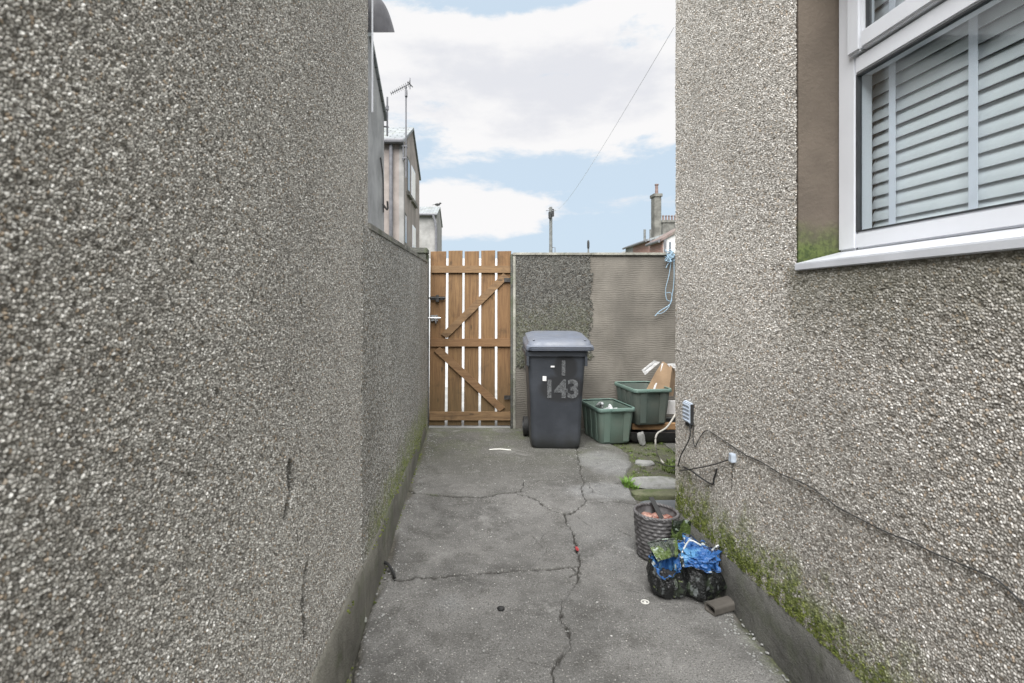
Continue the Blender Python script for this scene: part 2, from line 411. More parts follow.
M['brick'] = t.set(t.mix(t.ramp(t.noise(2, 5), .4, .7, 0, .4), b.outputs[0], (.2,.14,.12)), .9)
M['h_beige'] = render_mat('beige house render', (.28,.245,.225), stain=(.2,.17,.15))
M['h_grey'] = render_mat('grey house render', (.27,.265,.255), stain=(.22,.21,.19))
M['h_pale'] = render_mat('pale house render', (.27,.27,.275), stain=(.36,.35,.33))
M['h_white'] = render_mat('white house render', (.62,.61,.6), stain=(.4,.38,.35))
M['glassdark'] = simple('dark window glass', (.05,.06,.07), .12, .2)
M['greystone'] = simple('grey sandstone', (.125,.122,.108), .9, .35, 3, .5, 20, .02)
M['pot'] = simple('terracotta pot', (.17,.115,.10), .85, .25)
M['pole'] = simple('weathered pole timber', (.13,.135,.13), .9, .25, 6)
M['leaf'] = simple('weed leaf green', (.13,.24,.035), .55, .35, 20)
M['ledgemoss'] = simple('ledge moss', (.07,.09,.015), .95, .5, 30, .4, 200, c2=(.15,.175,.035))
M['mossleaf'] = simple('moss green', (.085,.12,.025), .8, .5, 20)
M['litterwhite'] = simple('white litter', (.7,.69,.64), .6, .1)
M['litterred'] = simple('red litter', (.35,.05,.055), .4, .2)
M['purple'] = simple('purple litter', (.16,.04,.35), .35, .2)
# glass for the near window
t = T('clear window glass'); nt = t.nt
tr = t.n('BsdfTransparent', Color=(.93,.955,.96)); gl = t.n('BsdfGlossy', Color=(1,1,1), Roughness=.02)
fr = t.n('LayerWeight', Blend=.5).outputs['Facing']; fm = t.math('ADD', t.math('MULTIPLY', t.math('POWER', fr, 4.0), .85), .05, True)
mx = t.nt.nodes.new('ShaderNodeMixShader'); nt.links.new(fm, mx.inputs[0]); nt.links.new(tr.outputs[0], mx.inputs[1]); nt.links.new(gl.outputs[0], mx.inputs[2])
nt.links.new(mx.outputs[0], t.out.inputs['Surface']); M['glass'] = t.m
# bags
def bagmat(name, base, cols, thr=(.5,.56), ns=16, rough=.22):
    t = T(name); col = base
    col = t.mix(t.ramp(t.noise(ns, 3, .5), *thr), base, cols[0])
    if len(cols) > 1: col = t.mix(t.ramp(t.noise(ns*1.4, 2, .5, t.scaled((1.3,.8,1))), thr[0]+.06, thr[1]+.05), col, cols[1])
    if len(cols) > 2: col = t.mix(t.ramp(t.noise(ns*2.1, 2, .5, t.scaled((.8,1.3,1))), thr[0]+.1, thr[1]+.09), col, cols[2])
    return t.set(col, rough, t.math('ADD', t.noise(30, 5, .6, dist=1.5), t.math('MULTIPLY', t.noise(9, 3, dist=2.0), 1.2)), .8, .012)
M['bagblack'] = bagmat('black bag film', (.014,.015,.015), [(.035,.045,.03), (.12,.13,.13), (.10,.12,.05)], (.56,.62))
M['bagblue'] = bagmat('blue bag film', (.035,.12,.33), [(.09,.25,.46), (.025,.04,.09), (.40,.44,.44)], (.52,.56), 9, .25)
M['baggreen'] = bagmat('green printed bag film', (.04,.05,.04), [(.09,.13,.04), (.02,.03,.015), (.30,.36,.30)], (.50,.54), 11, .25)
M['bagclear'] = bagmat('cloudy plastic film', (.5,.52,.52), [(.7,.71,.72), (.25,.27,.27)], (.5,.56), 24, .2)

# ------------------------------------------------------------------ ground
base = BM(); box(base, -150, 150, -60, 250, -.5, -.06); structure(obj('ground', base, M['earth']))
lane = BM(); box(lane, -1.6, 9, 5.93, 8.6, -.059, -.004); structure(obj('back_lane', lane, M['lane']))
g2 = BM(); box(g2, -.6, 1.3, -2.0, 1.1, -.059, -.0); box(g2, 1.9, 5.5, 3.06, 5.93, -.059, -.012); structure(obj('yard_surround', g2, M['concrete']))
s = 1/2.597
def C6(*p): return [tuple(G(300+a*s, 420+b*s)[:2]) for a, b in p]
cracks = [
 (C6((262,178),(300,190),(350,195),(400,200),(470,203),(520,192),(575,186)), .012, 1),
 (C6((575,186),(580,160),(650,157),(725,155),(790,168),(830,172)), .004, .8),
 (C6((715,60),(728,130),(735,160),(730,180),(742,205),(735,225),(710,240),(695,245)), .0055, 1),
 (C6((690,245),(650,235),(620,210),(590,198),(560,192)), .0055, 1),
 (C6((685,245),(690,268),(712,300),(716,335),(725,352),(724,395)), .006, 1),
 (C6((724,395),(722,420),(700,450),(684,476),(675,500),(690,540),(700,580),(690,610),(660,640),(658,700)), .0036, .95),
 (C6((200,416),(250,415),(300,410),(400,402),(500,395),(600,390),(700,382),(722,379)), .0105, 1),
 (C6((740,218),(800,212),(870,218),(900,225)), .003, .8),
 (C6((722,405),(770,420),(830,435),(900,450)), .002, .6),
 (C6((440,600),(520,610),(600,630),(655,640)), .002, .5),
 (C6((820,165),(860,160),(885,145),(905,160)), .007, 1),
 (C6((205,380),(240,392),(248,412)), .013, 1),
 (C6((168,500),(155,560),(140,640),(128,700)), .007, .9),
 (C6((215,330),(212,380)), .008, .9), (C6((180,470),(172,500)), .012, .9),
 (C6((590,392),(640,340),(600,300),(520,290)), .0022, .5), (C6((720,250),(760,280),(800,275),(860,300)), .0022, .55), (C6((300,240),(380,255),(450,240),(520,262)), .002, .45), (C6((745,160),(760,190),(800,200)), .003, .6), (C6((690,540),(760,560),(820,545)), .002, .5), (C6((330,120),(420,135),(540,128),(600,140)), .002, .4), (C6((705,380),(720,400),(700,410)), .005, .9),
 (C6((480,50),(560,60),(640,55),(715,62)), .0015, .35), (C6((600,330),(640,290),(690,275)), .0018, .45),
]
gx = steps((-.60,1.25,.0032,.0032),(1.25,1.95,.006,.006)); gy = steps((1.08,2.6,.0032,.0040),(2.6,5.95,.0040,.0065))
X, Y = np.meshgrid(gx, gy, indexing='ij')
jx = X+.030*(fbm(X*14,Y*14,4,3)-.5)+.012*(vnoise(X*70,Y*70,5)-.5); jy = Y+.030*(fbm(X*14,Y*14,4,9)-.5)+.012*(vnoise(X*70,Y*70,8)-.5)
crk = np.zeros_like(X); Z = .010*(fbm(X*1.4,Y*1.4,4,11)-.5)+.0025*(fbm(X*25,Y*25,3,2)-.5)
for pts, w, a in cracks:
    d = pdist(jx, jy, pts); ww = w*.80*(.45+1.1*vnoise(X*9,Y*9,21))
    k = np.clip(1.25-d/ww, 0, 1)*a; crk = np.maximum(crk, k)
    Z += .004*np.exp(-(d/.05)**2)*(vnoise(X*3,Y*3,31)-.3)
# right hand boundary of the slab: beyond it the ground drops to soil and broken stone
edge = np.interp(Y, [1.0,2.9,3.3,3.62,3.9,4.15,4.5,4.80,5.0,5.3,6], [2,2,1.24,1.13,1.16,1.19,1.36,1.42,1.40,1.30,1.25])+.05*(fbm(X*9,Y*9,4,51)-.5)
soil = np.clip((X-edge)/.02, 0, 1); soil[Y < 3.0] = 0
chip = np.clip(fbm(X*45,Y*45,3,19)*3-1.75,0,1)
for pts, w, a in cracks:
    if a > .75: crk = np.maximum(crk, .85*chip*np.clip(1.2-pdist(jx,jy,pts)/.016,0,1))
crk = np.clip(crk*1.9, 0, 1)
plate = np.zeros_like(X)
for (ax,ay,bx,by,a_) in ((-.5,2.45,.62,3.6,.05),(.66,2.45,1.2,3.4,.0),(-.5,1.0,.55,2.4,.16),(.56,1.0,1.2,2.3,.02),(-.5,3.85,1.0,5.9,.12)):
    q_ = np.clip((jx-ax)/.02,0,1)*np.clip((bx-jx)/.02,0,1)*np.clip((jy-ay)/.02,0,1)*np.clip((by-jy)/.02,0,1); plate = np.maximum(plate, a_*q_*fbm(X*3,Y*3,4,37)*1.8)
Z -= .014*crk+.025*soil*(1-.5*fbm(X*20,Y*20,4,61))
n1 = fbm(X*6,Y*6,4,71)
moss = np.clip(soil*(n1*2.1-.45), 0, 1)
moss = np.maximum(moss, np.clip(1-(X+.50)/.055,0,1)*np.clip(fbm(X*3,Y*2.2,3,81)*2.6-.9,0,1))
moss = np.maximum(moss, .8*np.clip(1-abs(X-1.2)/.10,0,1)*(Y<3.1)*np.clip(n1*2-.6,0,1))
d0 = pdist(jx, jy, cracks[0][0]); moss = np.maximum(moss, np.clip(1-d0/.03,0,1)*np.clip(fbm(X*7,Y*7,3,91)*3-1.4,0,1))
moss = np.maximum(moss, .55*np.clip((Y-4.4)/1.2,0,1)*np.clip(n1*2.2-.85,0,1))
pk = [(1.16,4.55,.20,.33),(1.0,3.85,.30,.16),(1.45,4.05,.2,.12)]
patch = np.zeros_like(X)
for cx_, cy_, rx, ry in pk:
    patch = np.maximum(patch, np.clip(1.6-((jx-cx_)/rx)**2-((jy-cy_)/ry)**2+.9*(fbm(X*8,Y*8,4,15)-.5), 0, 1))
patch = patch*.65
patch = np.maximum(patch, np.clip(.55-((X-.85)/.45)**2-((Y-3.1)/.7)**2,0,1)*.5*fbm(X*7,Y*7,4,17)*1.6)
patch = np.maximum(patch, np.clip(1-np.hypot(X+.11,Y-2.42)/.10,0,1)*.6)
edge_soil = np.clip(2.0-(X+.475+.05*vnoise(X*9,Y*5,3))/.03,0,1)*np.clip(2.2*vnoise(X*0,Y*3,44)-.4,0,1)*.85
Z -= .020*edge_soil*(Y<3.2)*(X<0)
er = np.clip(1.6-(1.19-X+.05*vnoise(X*9,Y*7,6))/.035,0,1)*(Y<3.12); edge_soil = np.maximum(edge_soil, er); Z -= .012*er
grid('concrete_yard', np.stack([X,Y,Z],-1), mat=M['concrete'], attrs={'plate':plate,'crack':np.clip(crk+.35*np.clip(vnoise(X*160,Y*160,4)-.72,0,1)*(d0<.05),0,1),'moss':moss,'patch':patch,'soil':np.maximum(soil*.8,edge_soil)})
structure(bpy.data.objects['concrete_yard'])

# ------------------------------------------------------------------ pebble sheets along a plan path
def sheet(name, pts, us, zs, mat, parent, hole=None, grooves=(), ztop=None):
    """pts: plan polyline with rounded corners baked in; us: distances along it; zs: heights"""
    pts = np.array(pts); seg = np.hypot(*np.diff(pts,axis=0).T); L = np.concatenate([[0],np.cumsum(seg)])
    px = np.interp(us, L, pts[:,0]); py = np.interp(us, L, pts[:,1])
    A = np.zeros((len(us), len(zs), 3)); A[:,:,0] = px[:,None]; A[:,:,1] = py[:,None]; A[:,:,2] = zs[None,:]
    if ztop is not None:
        zt = np.interp(py, *ztop); A[:,:,2] = zs[0]+(zs[None,:]-zs[0])*((zt-zs[0])/(zs[-1]-zs[0]))[:,None]
    A[:,:,0] += .006*(fbm(A[:,:,1]*2.2, A[:,:,2]*2.2, 4, 5)-.5)
    CR = np.zeros(A.shape[:2])
    for gpts, w, dep, sx in grooves:
        d = pdist(A[:,:,1]+.01*(vnoise(A[:,:,1]*60,A[:,:,2]*60,2)-.5), A[:,:,2], gpts)
        A[:,:,0] += sx*dep*np.clip(1.3-d/w, 0, 1); CR = np.maximum(CR, np.clip(1.5-d/w, 0, 1))
    mask = None
    if hole:
        yc = A[:-1,:-1,1]/2+A[1:,1:,1]/2; zc = A[:-1,:-1,2]/2+A[1:,1:,2]/2
        mask = ~((yc > hole[0]) & (yc < hole[1]) & (zc > hole[2]) & (zc < hole[3]))
    return grid(name, A, mask, mat, parent, True, attrs={'crack': CR})
def corner(x, y0, yc, x2, r=.012, n=6):
    """plan path along +y at x, turning at yc towards x2"""
    s = 1 if x2 > x else -1
    return [(x, y0), (x, yc-r)]+[(x+s*r*(1-math.cos(a)), yc-r+r*math.sin(a)) for a in [PI/2*i/n for i in range(1,n+1)]]+[(x2, yc)]

# left house -----------------------------------------------------------------
LH = thing('pebbledashed_house', 'tall grey pebbledashed house wall filling the left side, nearest to the viewer', 'house', (-2.3,.45,0))
us = steps((0,1.85,.02,.02),(1.85,3.95,.0013,.0028),(3.95,4.12,.0035,.0035))
zs = steps((.02,.35,.006,.004),(.35,2.9,.0022,.0022),(2.9,3.15,.02,.02))
def wz(px, py, X0=-.49): Yq = X0*F/(px-CX); return (Yq, CH-(py-HY)/F*Yq)
gr = [([wz(289,468),wz(291,490),wz(286,515)], .020, .022, -1), ([wz(306,568),wz(303,600),wz(305,640)], .016, .022, -1), ([wz(362.5,205),wz(362,330),wz(361,440),wz(360.5,545)], .012, .012, -1), ([wz(300,300),wz(301,308)], .006,.006,-1), ([wz(192,258),wz(193,263)], .004,.006,-1), ([wz(215,390),wz(216,396)], .004,.006,-1),
      ([wz(296,530),wz(298,545)], .004, .008, -1)]
o = sheet('wall', corner(-.49,-1.5,2.42,-.65), us, zs, M['peb_left'], LH, grooves=gr)
b = BM(); box(b, -4.1,-.503,-1.5,2.405,0,3.15); obj('rear_wall', b, M['h_grey'], LH, True)
b = BM(); prism(b, [(-4.25,-1.6,3.15),(-.46,-1.6,3.15),(-.46,-1.6,3.21),(-2.3,-1.6,3.9),(-4.25,-1.6,3.21)], (0,4.03,0)); obj('roof', b, M['slate'], LH, True)
def plinth(ya, yb, xf, xw, ztop, sgn, n=60):
    """sgn=+1: wall lies towards -x (left). face at xf leaning to the wall at xw"""
    b = BM(); rows = []
    for i in range(n+1):
        y = ya+(yb-ya)*i/n; zt = ztop(y)+.008*mn.noise(Vector((y*3,0,0)))+.003*mn.noise(Vector((y*17,5,0)))
        xo = .006*mn.noise(Vector((y*2,9,0)))
        prof = [(xf+xo+sgn*.008, -.05), (xf+xo+sgn*.003, zt*.5), (xf+xo, zt-.012), (xf+xo-sgn*.008, zt-.002), (xw-sgn*.01, zt+.008), (xw-sgn*.05, zt+.008), (xw-sgn*.05, -.05)]
        rows.append([(p, y, q) for p, q in prof])
    loft(b, rows); return b
lz = lambda y: np.interp(y, [0,1.5,2.4,4,5.6], [.285,.272,.243,.19,.12])
obj('plinth', plinth(-1.5,2.27,-.474,-.49,lz,1), M['plinth_left'], LH, True, True)

# lamp on the house corner
LP = thing('corner_lamp', 'dark grey domed hood hanging from a pale pole above the left house corner', 'lamp', (-.52,2.62,2.8))
b = BM(); cyl(b, (-.4785,2.47,2.30),(-.4785,2.47,3.4), .005); obj('pole', b, M['upvc2'], LP, True)
b = BM(); t_ = bmesh.new(); bmesh.ops.create_uvsphere(t_, u_segments=40, v_segments=20, radius=1)
bmesh.ops.bisect_plane(t_, geom=t_.verts[:]+t_.edges[:]+t_.faces[:], plane_co=(0,0,0), plane_no=(0,0,-1), clear_outer=True)
for v in t_.verts:
    k_ = 1-.30*max(0,v.co.z)*(1-max(0,v.co.z)); v.co.x *= k_; v.co.y *= k_
bmesh.ops.scale(t_, vec=(.112,.12,.165), verts=t_.verts)
bmesh.ops.transform(t_, matrix=Matrix.Translation((-.508,2.62,2.762)) @ Matrix.Rotation(R(27),4,'X'), verts=t_.verts)
for v in t_.verts: pass
merge(b, t_); h = obj('hood', b, M['lampgrey'], LP, True, True); sm = h.modifiers.new('s','SOLIDIFY'); sm.thickness = .003
b = BM()
for i in range(28):
    a = 2*PI*i/28; q = Matrix.Rotation(R(27),4,'X') @ Vector((.108*math.cos(a), .11*math.sin(a), .003))
    stone(b, q+Vector((-.508,2.62,2.762)), (.0035,)*3, sub=1)
obj('lamp_beads', b, M['paper'], LP, True)
b = BM(); tube(b, [(-.508,2.60,2.93),(-.49,2.60,2.96),(-.47,2.60,2.95),(-.472,2.6,2.92)], .006); box(b,-.54,-.50,2.40,2.62,2.96,2.975); obj('hook', b, M['iron'], LP, True)

# left yard wall -------------------------------------------------------------
YW = thing('yard_wall', 'lower pebbledashed yard wall running from the left house to the gate', 'wall', (-.6,4,0))
us = steps((0,.02,.004,.004),(.02,3.55,.0045,.008)); zs = steps((.02,1.76,.0045,.0045))
ztw = ([2.2,5.8],[1.742,1.832])
sheet('wall', [(-.5,2.262),(-.484,2.27),(-.499,5.72)], us, zs, M['peb_yard'], YW, ztop=ztw)
b = BM()
prism(b, [(-.505,2.43,0),(-.505,2.43,1.742),(-.514,5.72,1.828),(-.514,5.72,0)], (-.16,0,0)); obj('wall_core', b, M['plinth_left'], YW, True)
b = BM(); n = 5
for i in range(n):
    y0 = 2.425+(5.66-2.425)*i/n+.003; y1 = 2.425+(5.66-2.425)*(i+1)/n-.003
    za = lambda y: 1.736+.09*(y-2.42)/3.3
    xx = lambda y: -.478-.012*(y-2.42)/3.3
    prism(b, [(xx(y0),y0,za(y0)),(xx(y0),y0,za(y0)+.034),(xx(y1),y1,za(y1)+.034),(xx(y1),y1,za(y1))], (-.20,0,0))
bmesh.ops.bevel(b, geom=b.edges[:], offset=.004, segments=2, affect='EDGES')
obj('coping', b, M['coping'], YW, True)
obj('plinth', plinth(2.275,5.68,-.472,-.49,lz,1,90), M['plinth_left'], YW, True, True)
for v in bpy.data.objects['plinth.001'].data.vertices: v.co.x -= .03*(v.co.y-2.27)/3.4

PR = thing('gate_pier', 'dark square stone pier at the left edge of the wooden gate', 'pier', (-.6,5.78,0))
b = BM(); box(b,-.69,-.512,5.69,5.88,0,1.93,.006); obj('shaft', b, M['pier'], PR, True)
b = BM(); box(b,-.705,-.497,5.675,5.895,1.93,1.995,.01); obj('cap', b, M['pier'], PR, True)

# right house ----------------------------------------------------------------
RH = thing('pebbledashed_house', 'pale pebbledashed house wall with white framed window on the right', 'house', (3,.7,0))
HO = (.30, 1.924, 1.535, 2.76)
us = steps((0,2.5,.02,.02),(2.5,4.575,.0022,.0042),(4.575,4.83,.005,.005)); zs = steps((.02,.2,.006,.005),(.2,3.0,.0028,.0028),(3.0,3.45,.004,.004))
def wr(px, py, X0=1.21): Yq = X0*F/(px-CX); return (Yq, CH-(py-HY)/F*Yq)
gr = [([wr(735,458),wr(735,475),wr(734,490)], .006, .010, 1), ([wr(697,405),wr(697,424)], .004, .006, 1), ([wr(725,478),wr(726,486)], .004, .006, 1)]
sheet('wall', corner(1.20,-1.5,3.09,1.42,.02), us, zs, M['peb_right'], RH, hole=HO, grooves=gr)
# the sheet's normals must look towards the alley
w_ = [o for o in RH.children if o.name.startswith('wall')][0]; w_.data.flip_normals()
b = BM()
box(b,1.204,1.50,-1.5,HO[0],0,3.45); box(b,1.204,1.50,HO[1],3.068,0,3.45); box(b,1.204,1.50,HO[0],HO[1],0,HO[2]); box(b,1.204,1.50,HO[0],HO[1],HO[3],3.45)
obj('window_reveal', b, M['reveal'], RH, True)
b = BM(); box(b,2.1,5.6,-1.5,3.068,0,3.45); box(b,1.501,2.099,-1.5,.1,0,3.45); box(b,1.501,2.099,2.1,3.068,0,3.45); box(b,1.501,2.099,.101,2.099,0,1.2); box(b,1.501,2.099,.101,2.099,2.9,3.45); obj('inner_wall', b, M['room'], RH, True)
b = BM(); prism(b, [(1.16,-1.6,3.45),(5.75,-1.6,3.45),(5.75,-1.6,3.52),(3.4,-1.6,4.4),(1.16,-1.6,3.52)], (0,4.72,0)); obj('roof', b, M['slate'], RH, True)
b_ = 0
rz = lambda y: np.interp(y, [0,1.6,3.05], [.245,.232,.18])
obj('plinth', plinth(-1.5,3.05,1.190,1.202,rz,-1), M['plinth_right'], RH, True, True)

# window: part of the house; frame, sash, sill, panes are its sub-parts
fx = 1.348
fb = BM()
def bx(x0,x1,y0,y1,z0,z1,bv=.006): box(fb,x0,x1,y0,y1,z0,z1,bv)
bx(fx,fx+.065,1.835,1.921,1.585,2.757); bx(fx,fx+.065,.303,.38,1.585,2.757); bx(fx,fx+.064,.38,1.835,1.585,1.645); bx(fx,fx+.064,.38,1.835,2.70,2.757); bx(fx-.001,fx+.063,.38,1.836,2.20,2.262)
W = obj('window', fb, M['upvc'], RH, True)
def sub(name, bm, mat): 
    o = obj(name, bm, mat); o.parent = W; return o
b = BM(); x0, x1 = fx-.018, fx+.04
for q in ((x0,x1,1.79,1.855,2.268,2.72),(x0,x1,1.0,1.06,2.268,2.72),(x0,x1,1.06,1.79,2.268,2.333),(x0,x1,1.06,1.79,2.66,2.72)): box(b,*q,.008)
sub('opening_sash', b, M['upvc'])
b = BM()
for (y0,y1,z0,z1) in ((.38,1.835,1.645,2.20),(1.06,1.79,2.333,2.66)):
    for q in ((y0,y1,z0,z0+.006),(y0,y1,z1-.006,z1),(y0,y0+.006,z0+.006,z1-.006),(y1-.006,y1,z0+.006,z1-.006)): box(b,fx+.003,fx+.02,*q)
sub('gasket', b, M['gasket'])
b = BM(); 
for (y0,y1,z0,z1) in ((.38,1.835,1.645,2.20),(.38,1.0,2.262,2.70)): box(b,fx+.012,fx+.016,y0+.001,y1-.001,z0+.001,z1-.001)
sub('pane', b, M['glass'])
b = BM(); box(b,fx+.008,fx+.012,1.061,1.789,2.334,2.659); sub('pane', b, M['glass'])
b = BM(); prism(b, [(1.184,.285,1.515),(1.184,.285,1.541),(fx+.002,.285,1.583),(fx+.03,.285,1.584),(fx+.03,.285,1.565),(1.225,.285,1.515)], (0,1.632,0))
bmesh.ops.bevel(b, geom=b.edges[:], offset=.003, segments=2, affect='EDGES'); sub('sill', b, M['upvc2'])

VB = thing('venetian_blind', 'white slatted venetian blind hanging behind the right window glass', 'blind', (1.44,1.1,1.65))
z = 1.668; k = 0
proto = None
while z < 2.70:
    if proto is None:
        b = BM(); pr = []
        for i in range(7):
            u = i/6-.5; pr.append((u*.0505, .0045*(1-4*u*u)))
        secs = []
        for y in (.36,1.872):
            top = [(a, y, c+.0012) for a, c in pr]; bot = [(a, y, c-.0012) for a, c in pr[::-1]]; secs.append(top+bot)
        loft(b, secs); bmesh.ops.rotate(b, cent=(0,0,0), matrix=Matrix.Rotation(R(-69),3,'Y'), verts=b.verts)
        proto = obj('slat', b, M['slat'], VB, smooth=True); proto.matrix_parent_inverse = INV[VB.name]; proto.location = (1.445,0,z)
    else:
        c_ = proto.copy(); COL.objects.link(c_); c_.parent = VB; c_.matrix_parent_inverse = INV[VB.name]; c_.location = (1.445,0,z); c_.rotation_euler = (0, R(random.uniform(-3,3)), 0)
    z += .0445
for y in (1.76,1.475,1.19,.905,.62):
    b = BM(); box(b,1.418,1.4195,y-.0135,y+.0135,1.652,2.72); obj('ladder_tape', b, M['tape'], VB, True)
b = BM(); box(b,1.42,1.47,.36,1.872,1.648,1.662,.003); obj('bottom_rail', b, M['slat'], VB, True)

# back wall ------------------------------------------------------------------
BW = thing('back_wall', 'rendered back wall behind the bins, dark pebbledash left and combed cement right', 'wall', (2.4,5.84,0))
b = BM(); box(b,.455,5.5,5.75,5.93,0,1.915); obj('wall', b, M['render_back'], BW, True)
us = steps((0,.92,.006,.006)); zs = steps((.0,1.26,.006,.006))
A = np.zeros((len(us),len(zs),3)); A[:,:,0] = (.475+us)[:,None]; A[:,:,1] = 5.742; A[:,:,2] = .655+zs[None,:]
xc = A[:-1,:-1,0]; zc = A[:-1,:-1,2]
mask = (xc < 1.30+.10*(fbm(xc*6,zc*6,3,4)-.5)+.07*(vnoise(xc*60,zc*60,2)-.5)) & (zc > .70+.35*(fbm(xc*4,zc*4,3,8)-.5)+.10*(vnoise(xc*60,zc*60,5)-.5)) & (zc < 1.914)
grid('pebble_panel', A, mask, M['peb_back'], BW, True)
b = BM()
for x0,x1 in ((.44,1.3),(1.304,2.2),(2.204,3.2),(3.204,5.5)): box(b,x0,x1,5.725,5.955,1.915,1.945,.005)
obj('coping', b, M['coping2'], BW, True)
b = BM(); box(b,.442,.47,5.735,5.93,0,1.915,.004); obj('end_strip', b, M['coping2'], BW, True)

# gate -----------------------------------------------------------------------
GY = 5.80; k = F/GY
gxp = lambda px: (px-CX)/k
gzp = lambda py: CH-(py-HY)/k
GT = thing('wooden_gate', 'brown slatted timber gate with diagonal braces at the end of the passage', 'gate', (-.03,GY,0))
for x0,x1,top,xb in ((430.6,446.3,251.5,-1.6),(448.5,462.6,250.8,-1.0),(464.7,479.1,251.3,-.7),(481.2,495.2,250.6,-.3),(497.3,511.2,251.2,0)):
    b = BM(); zt, zb = gzp(top), .022
    prism(b, [(gxp(x0),GY,zt),(gxp(x1),GY,zt+.003),(gxp(x1+xb),GY,zb),(gxp(x0+xb),GY,zb)], (0,.02,0))
    bmesh.ops.bevel(b, geom=b.edges[:], offset=.002, segments=1, affect='EDGES'); obj('board', b, M['board'], GT, True)
for x0,x1,y0,y1 in ((431.5,510.6,265.7,273),(430.5,510.8,338.5,346.5),(429.8,511,411.5,420)):
    b = BM(); box(b,gxp(x0),gxp(x1),GY-.024,GY-.001,gzp(y1),gzp(y0),.002); obj('rail', b, M['rail'], GT, True)
for (a,c) in (((506,274.5),(444,337)),((437,348),(502,410))):
    b = BM(); beam(b, (gxp(a[0]),GY-.0135,gzp(a[1]+1)), (gxp(c[0]),GY-.0135,gzp(c[1]-1)), .085, .022, up=(0,1,0)) if False else None
    pa_, pc_ = Vector((gxp(a[0]),0,gzp(a[1]))), Vector((gxp(c[0]),0,gzp(c[1]))); d = (pc_-pa_).normalized(); nn = Vector((-d.z,0,d.x))*.046
    if (c[0] > a[0]): pc_ += Vector((0,0,0))
    pts = [pa_-nn, pa_+nn, pc_+nn, pc_-nn]
    zlo, zhi = gzp(max(a[1],c[1])+1.3), gzp(min(a[1],c[1])-1.3)
    pts = [Vector((p.x, GY-.0225, min(max(p.z,zlo),zhi))) for p in pts]
    prism(b, pts, (0,.021,0)); obj('brace', b, M['rail'], GT, True)
b = BM(); box(b,gxp(430),gxp(445),GY-.035,GY-.02,gzp(300),gzp(296.5),.003); cyl(b,(gxp(427),GY-.04,gzp(298)),(gxp(446),GY-.04,gzp(298)),.007); box(b,gxp(436),gxp(439),GY-.046,GY-.001,gzp(302),gzp(295),.003); obj('bolt', b, M['iron'], GT, True)
b = BM(); box(b,gxp(431),gxp(438),GY-.03,GY-.0005,gzp(321),gzp(315),.003); cyl(b,(gxp(426),GY-.04,gzp(318)),(gxp(441),GY-.04,gzp(318)),.011); cyl(b,(gxp(436),GY-.04,gzp(318)),(gxp(436),GY-.045,gzp(323)),.009); obj('latch', b, M['steel'], GT, True)
for y in (280,397):
    b = BM(); box(b,gxp(504),gxp(511.5),GY-.029,GY-.0245,gzp(y+2),gzp(y-2)); cyl(b,(gxp(511.6),GY-.03,gzp(y+5)),(gxp(511.6),GY-.03,gzp(y-5)),.011); obj('hinge', b, M['iron'], GT, True)
b = BM(); box(b,.416,.441,GY-.06,GY+.05,0,1.93,.004); box(b,-.511,-.494,GY-.05,GY+.05,0,1.93,.004); obj('jamb', b, M['pier'], GT, True)
b = BM(); box(b,-.494,.416,5.78,5.93,-.01,.012,.004); structure(obj('gate_threshold', b, M['lane']))

LW = BM(); box(LW,-1.5,9,8.6,8.8,-.06,2.12); o = obj('lane_wall', LW, M['whitewall']); tag(o, 'white painted wall across the lane, glimpsed through gaps between the gate boards', 'wall')

# wheelie bin ----------------------------------------------------------------
WB = thing('wheelie_bin', 'dark grey wheelie bin with 143 sprayed on its front beside the gate', 'bin', (.80,5.19,0), R(-2.5))
b = BM()
def sec(w,d,r,z,cy=0,cx=0): return [(cx+x,cy+y,z) for x,y in rrect(w,d,r,6)]
loft(b, [sec(.42,.44,.05,.0,.0), sec(.468,.49,.055,.035,-.0), sec(.475,.50,.05,.10,0), sec(.50,.545,.045,.5,.0), sec(.545,.59,.04,.86,.0), sec(.552,.60,.04,.885,.0),
         sec(.585,.635,.045,.89,.0), sec(.592,.645,.045,.935,.0), sec(.575,.625,.04,.94,0)])
# recessed band, grip and vertical edges that catch the light
for sx in (-1,1): box(b,sx*.272-.012,sx*.272+.012,-.33,-.29,.80,.89,.004)
bod = obj('body', b, M['bin'], WB, smooth=True)
b = BM()
def lsec(w,d,r,z0,sl,cy=0): return [(x+.03,cy+y,z0+sl*(y+d/2)) for x,y in rrect(w,d,r,6)]
loft(b, [lsec(.60,.66,.05,.942,.0), lsec(.635,.70,.06,.945,.02), lsec(.64,.705,.06,.965,.05), lsec(.625,.69,.06,.985,.07), lsec(.60,.655,.08,.992,.085), lsec(.585,.63,.09,1.02,.10), lsec(.50,.54,.10,1.045,.10), lsec(.25,.27,.07,1.055,.10)])
lid = obj('lid', b, M['binlid'], WB, smooth=True)
b = BM()
for xx in (-.21,.27): stone(b, (xx,-.27,1.04), (.012,.012,.008), sub=2)
for i in range(3): box(b,-.27,.33,-.357+.001*i,-.345,.958+.010*i,.962+.010*i,.001)
o = obj('lid_ridges', b, M['binlid']); o.parent = lid
b = BM()
for sx in (-1,1): box(b,sx*.22-.03,sx*.22+.03,.31,.40,.90,1.0,.01)
cyl(b,(-.25,.39,.97),(.25,.39,.97),.016); obj('handle', b, M['bin'], WB)
for sx in (-1,1):
    b = BM(); cyl(b,(sx*.235,.255,.10),(sx*.285,.255,.10),.10,28); bmesh.ops.bevel(b, geom=b.edges[:], offset=.004, segments=1, affect='EDGES')
    w = obj('wheel', b, M['rubber'], WB, smooth=True)
    b = BM(); cyl(b,(sx*.285,.255,.10),(sx*.291,.255,.10),.055,20); h = obj('hub', b, M['bin']); h.parent = w
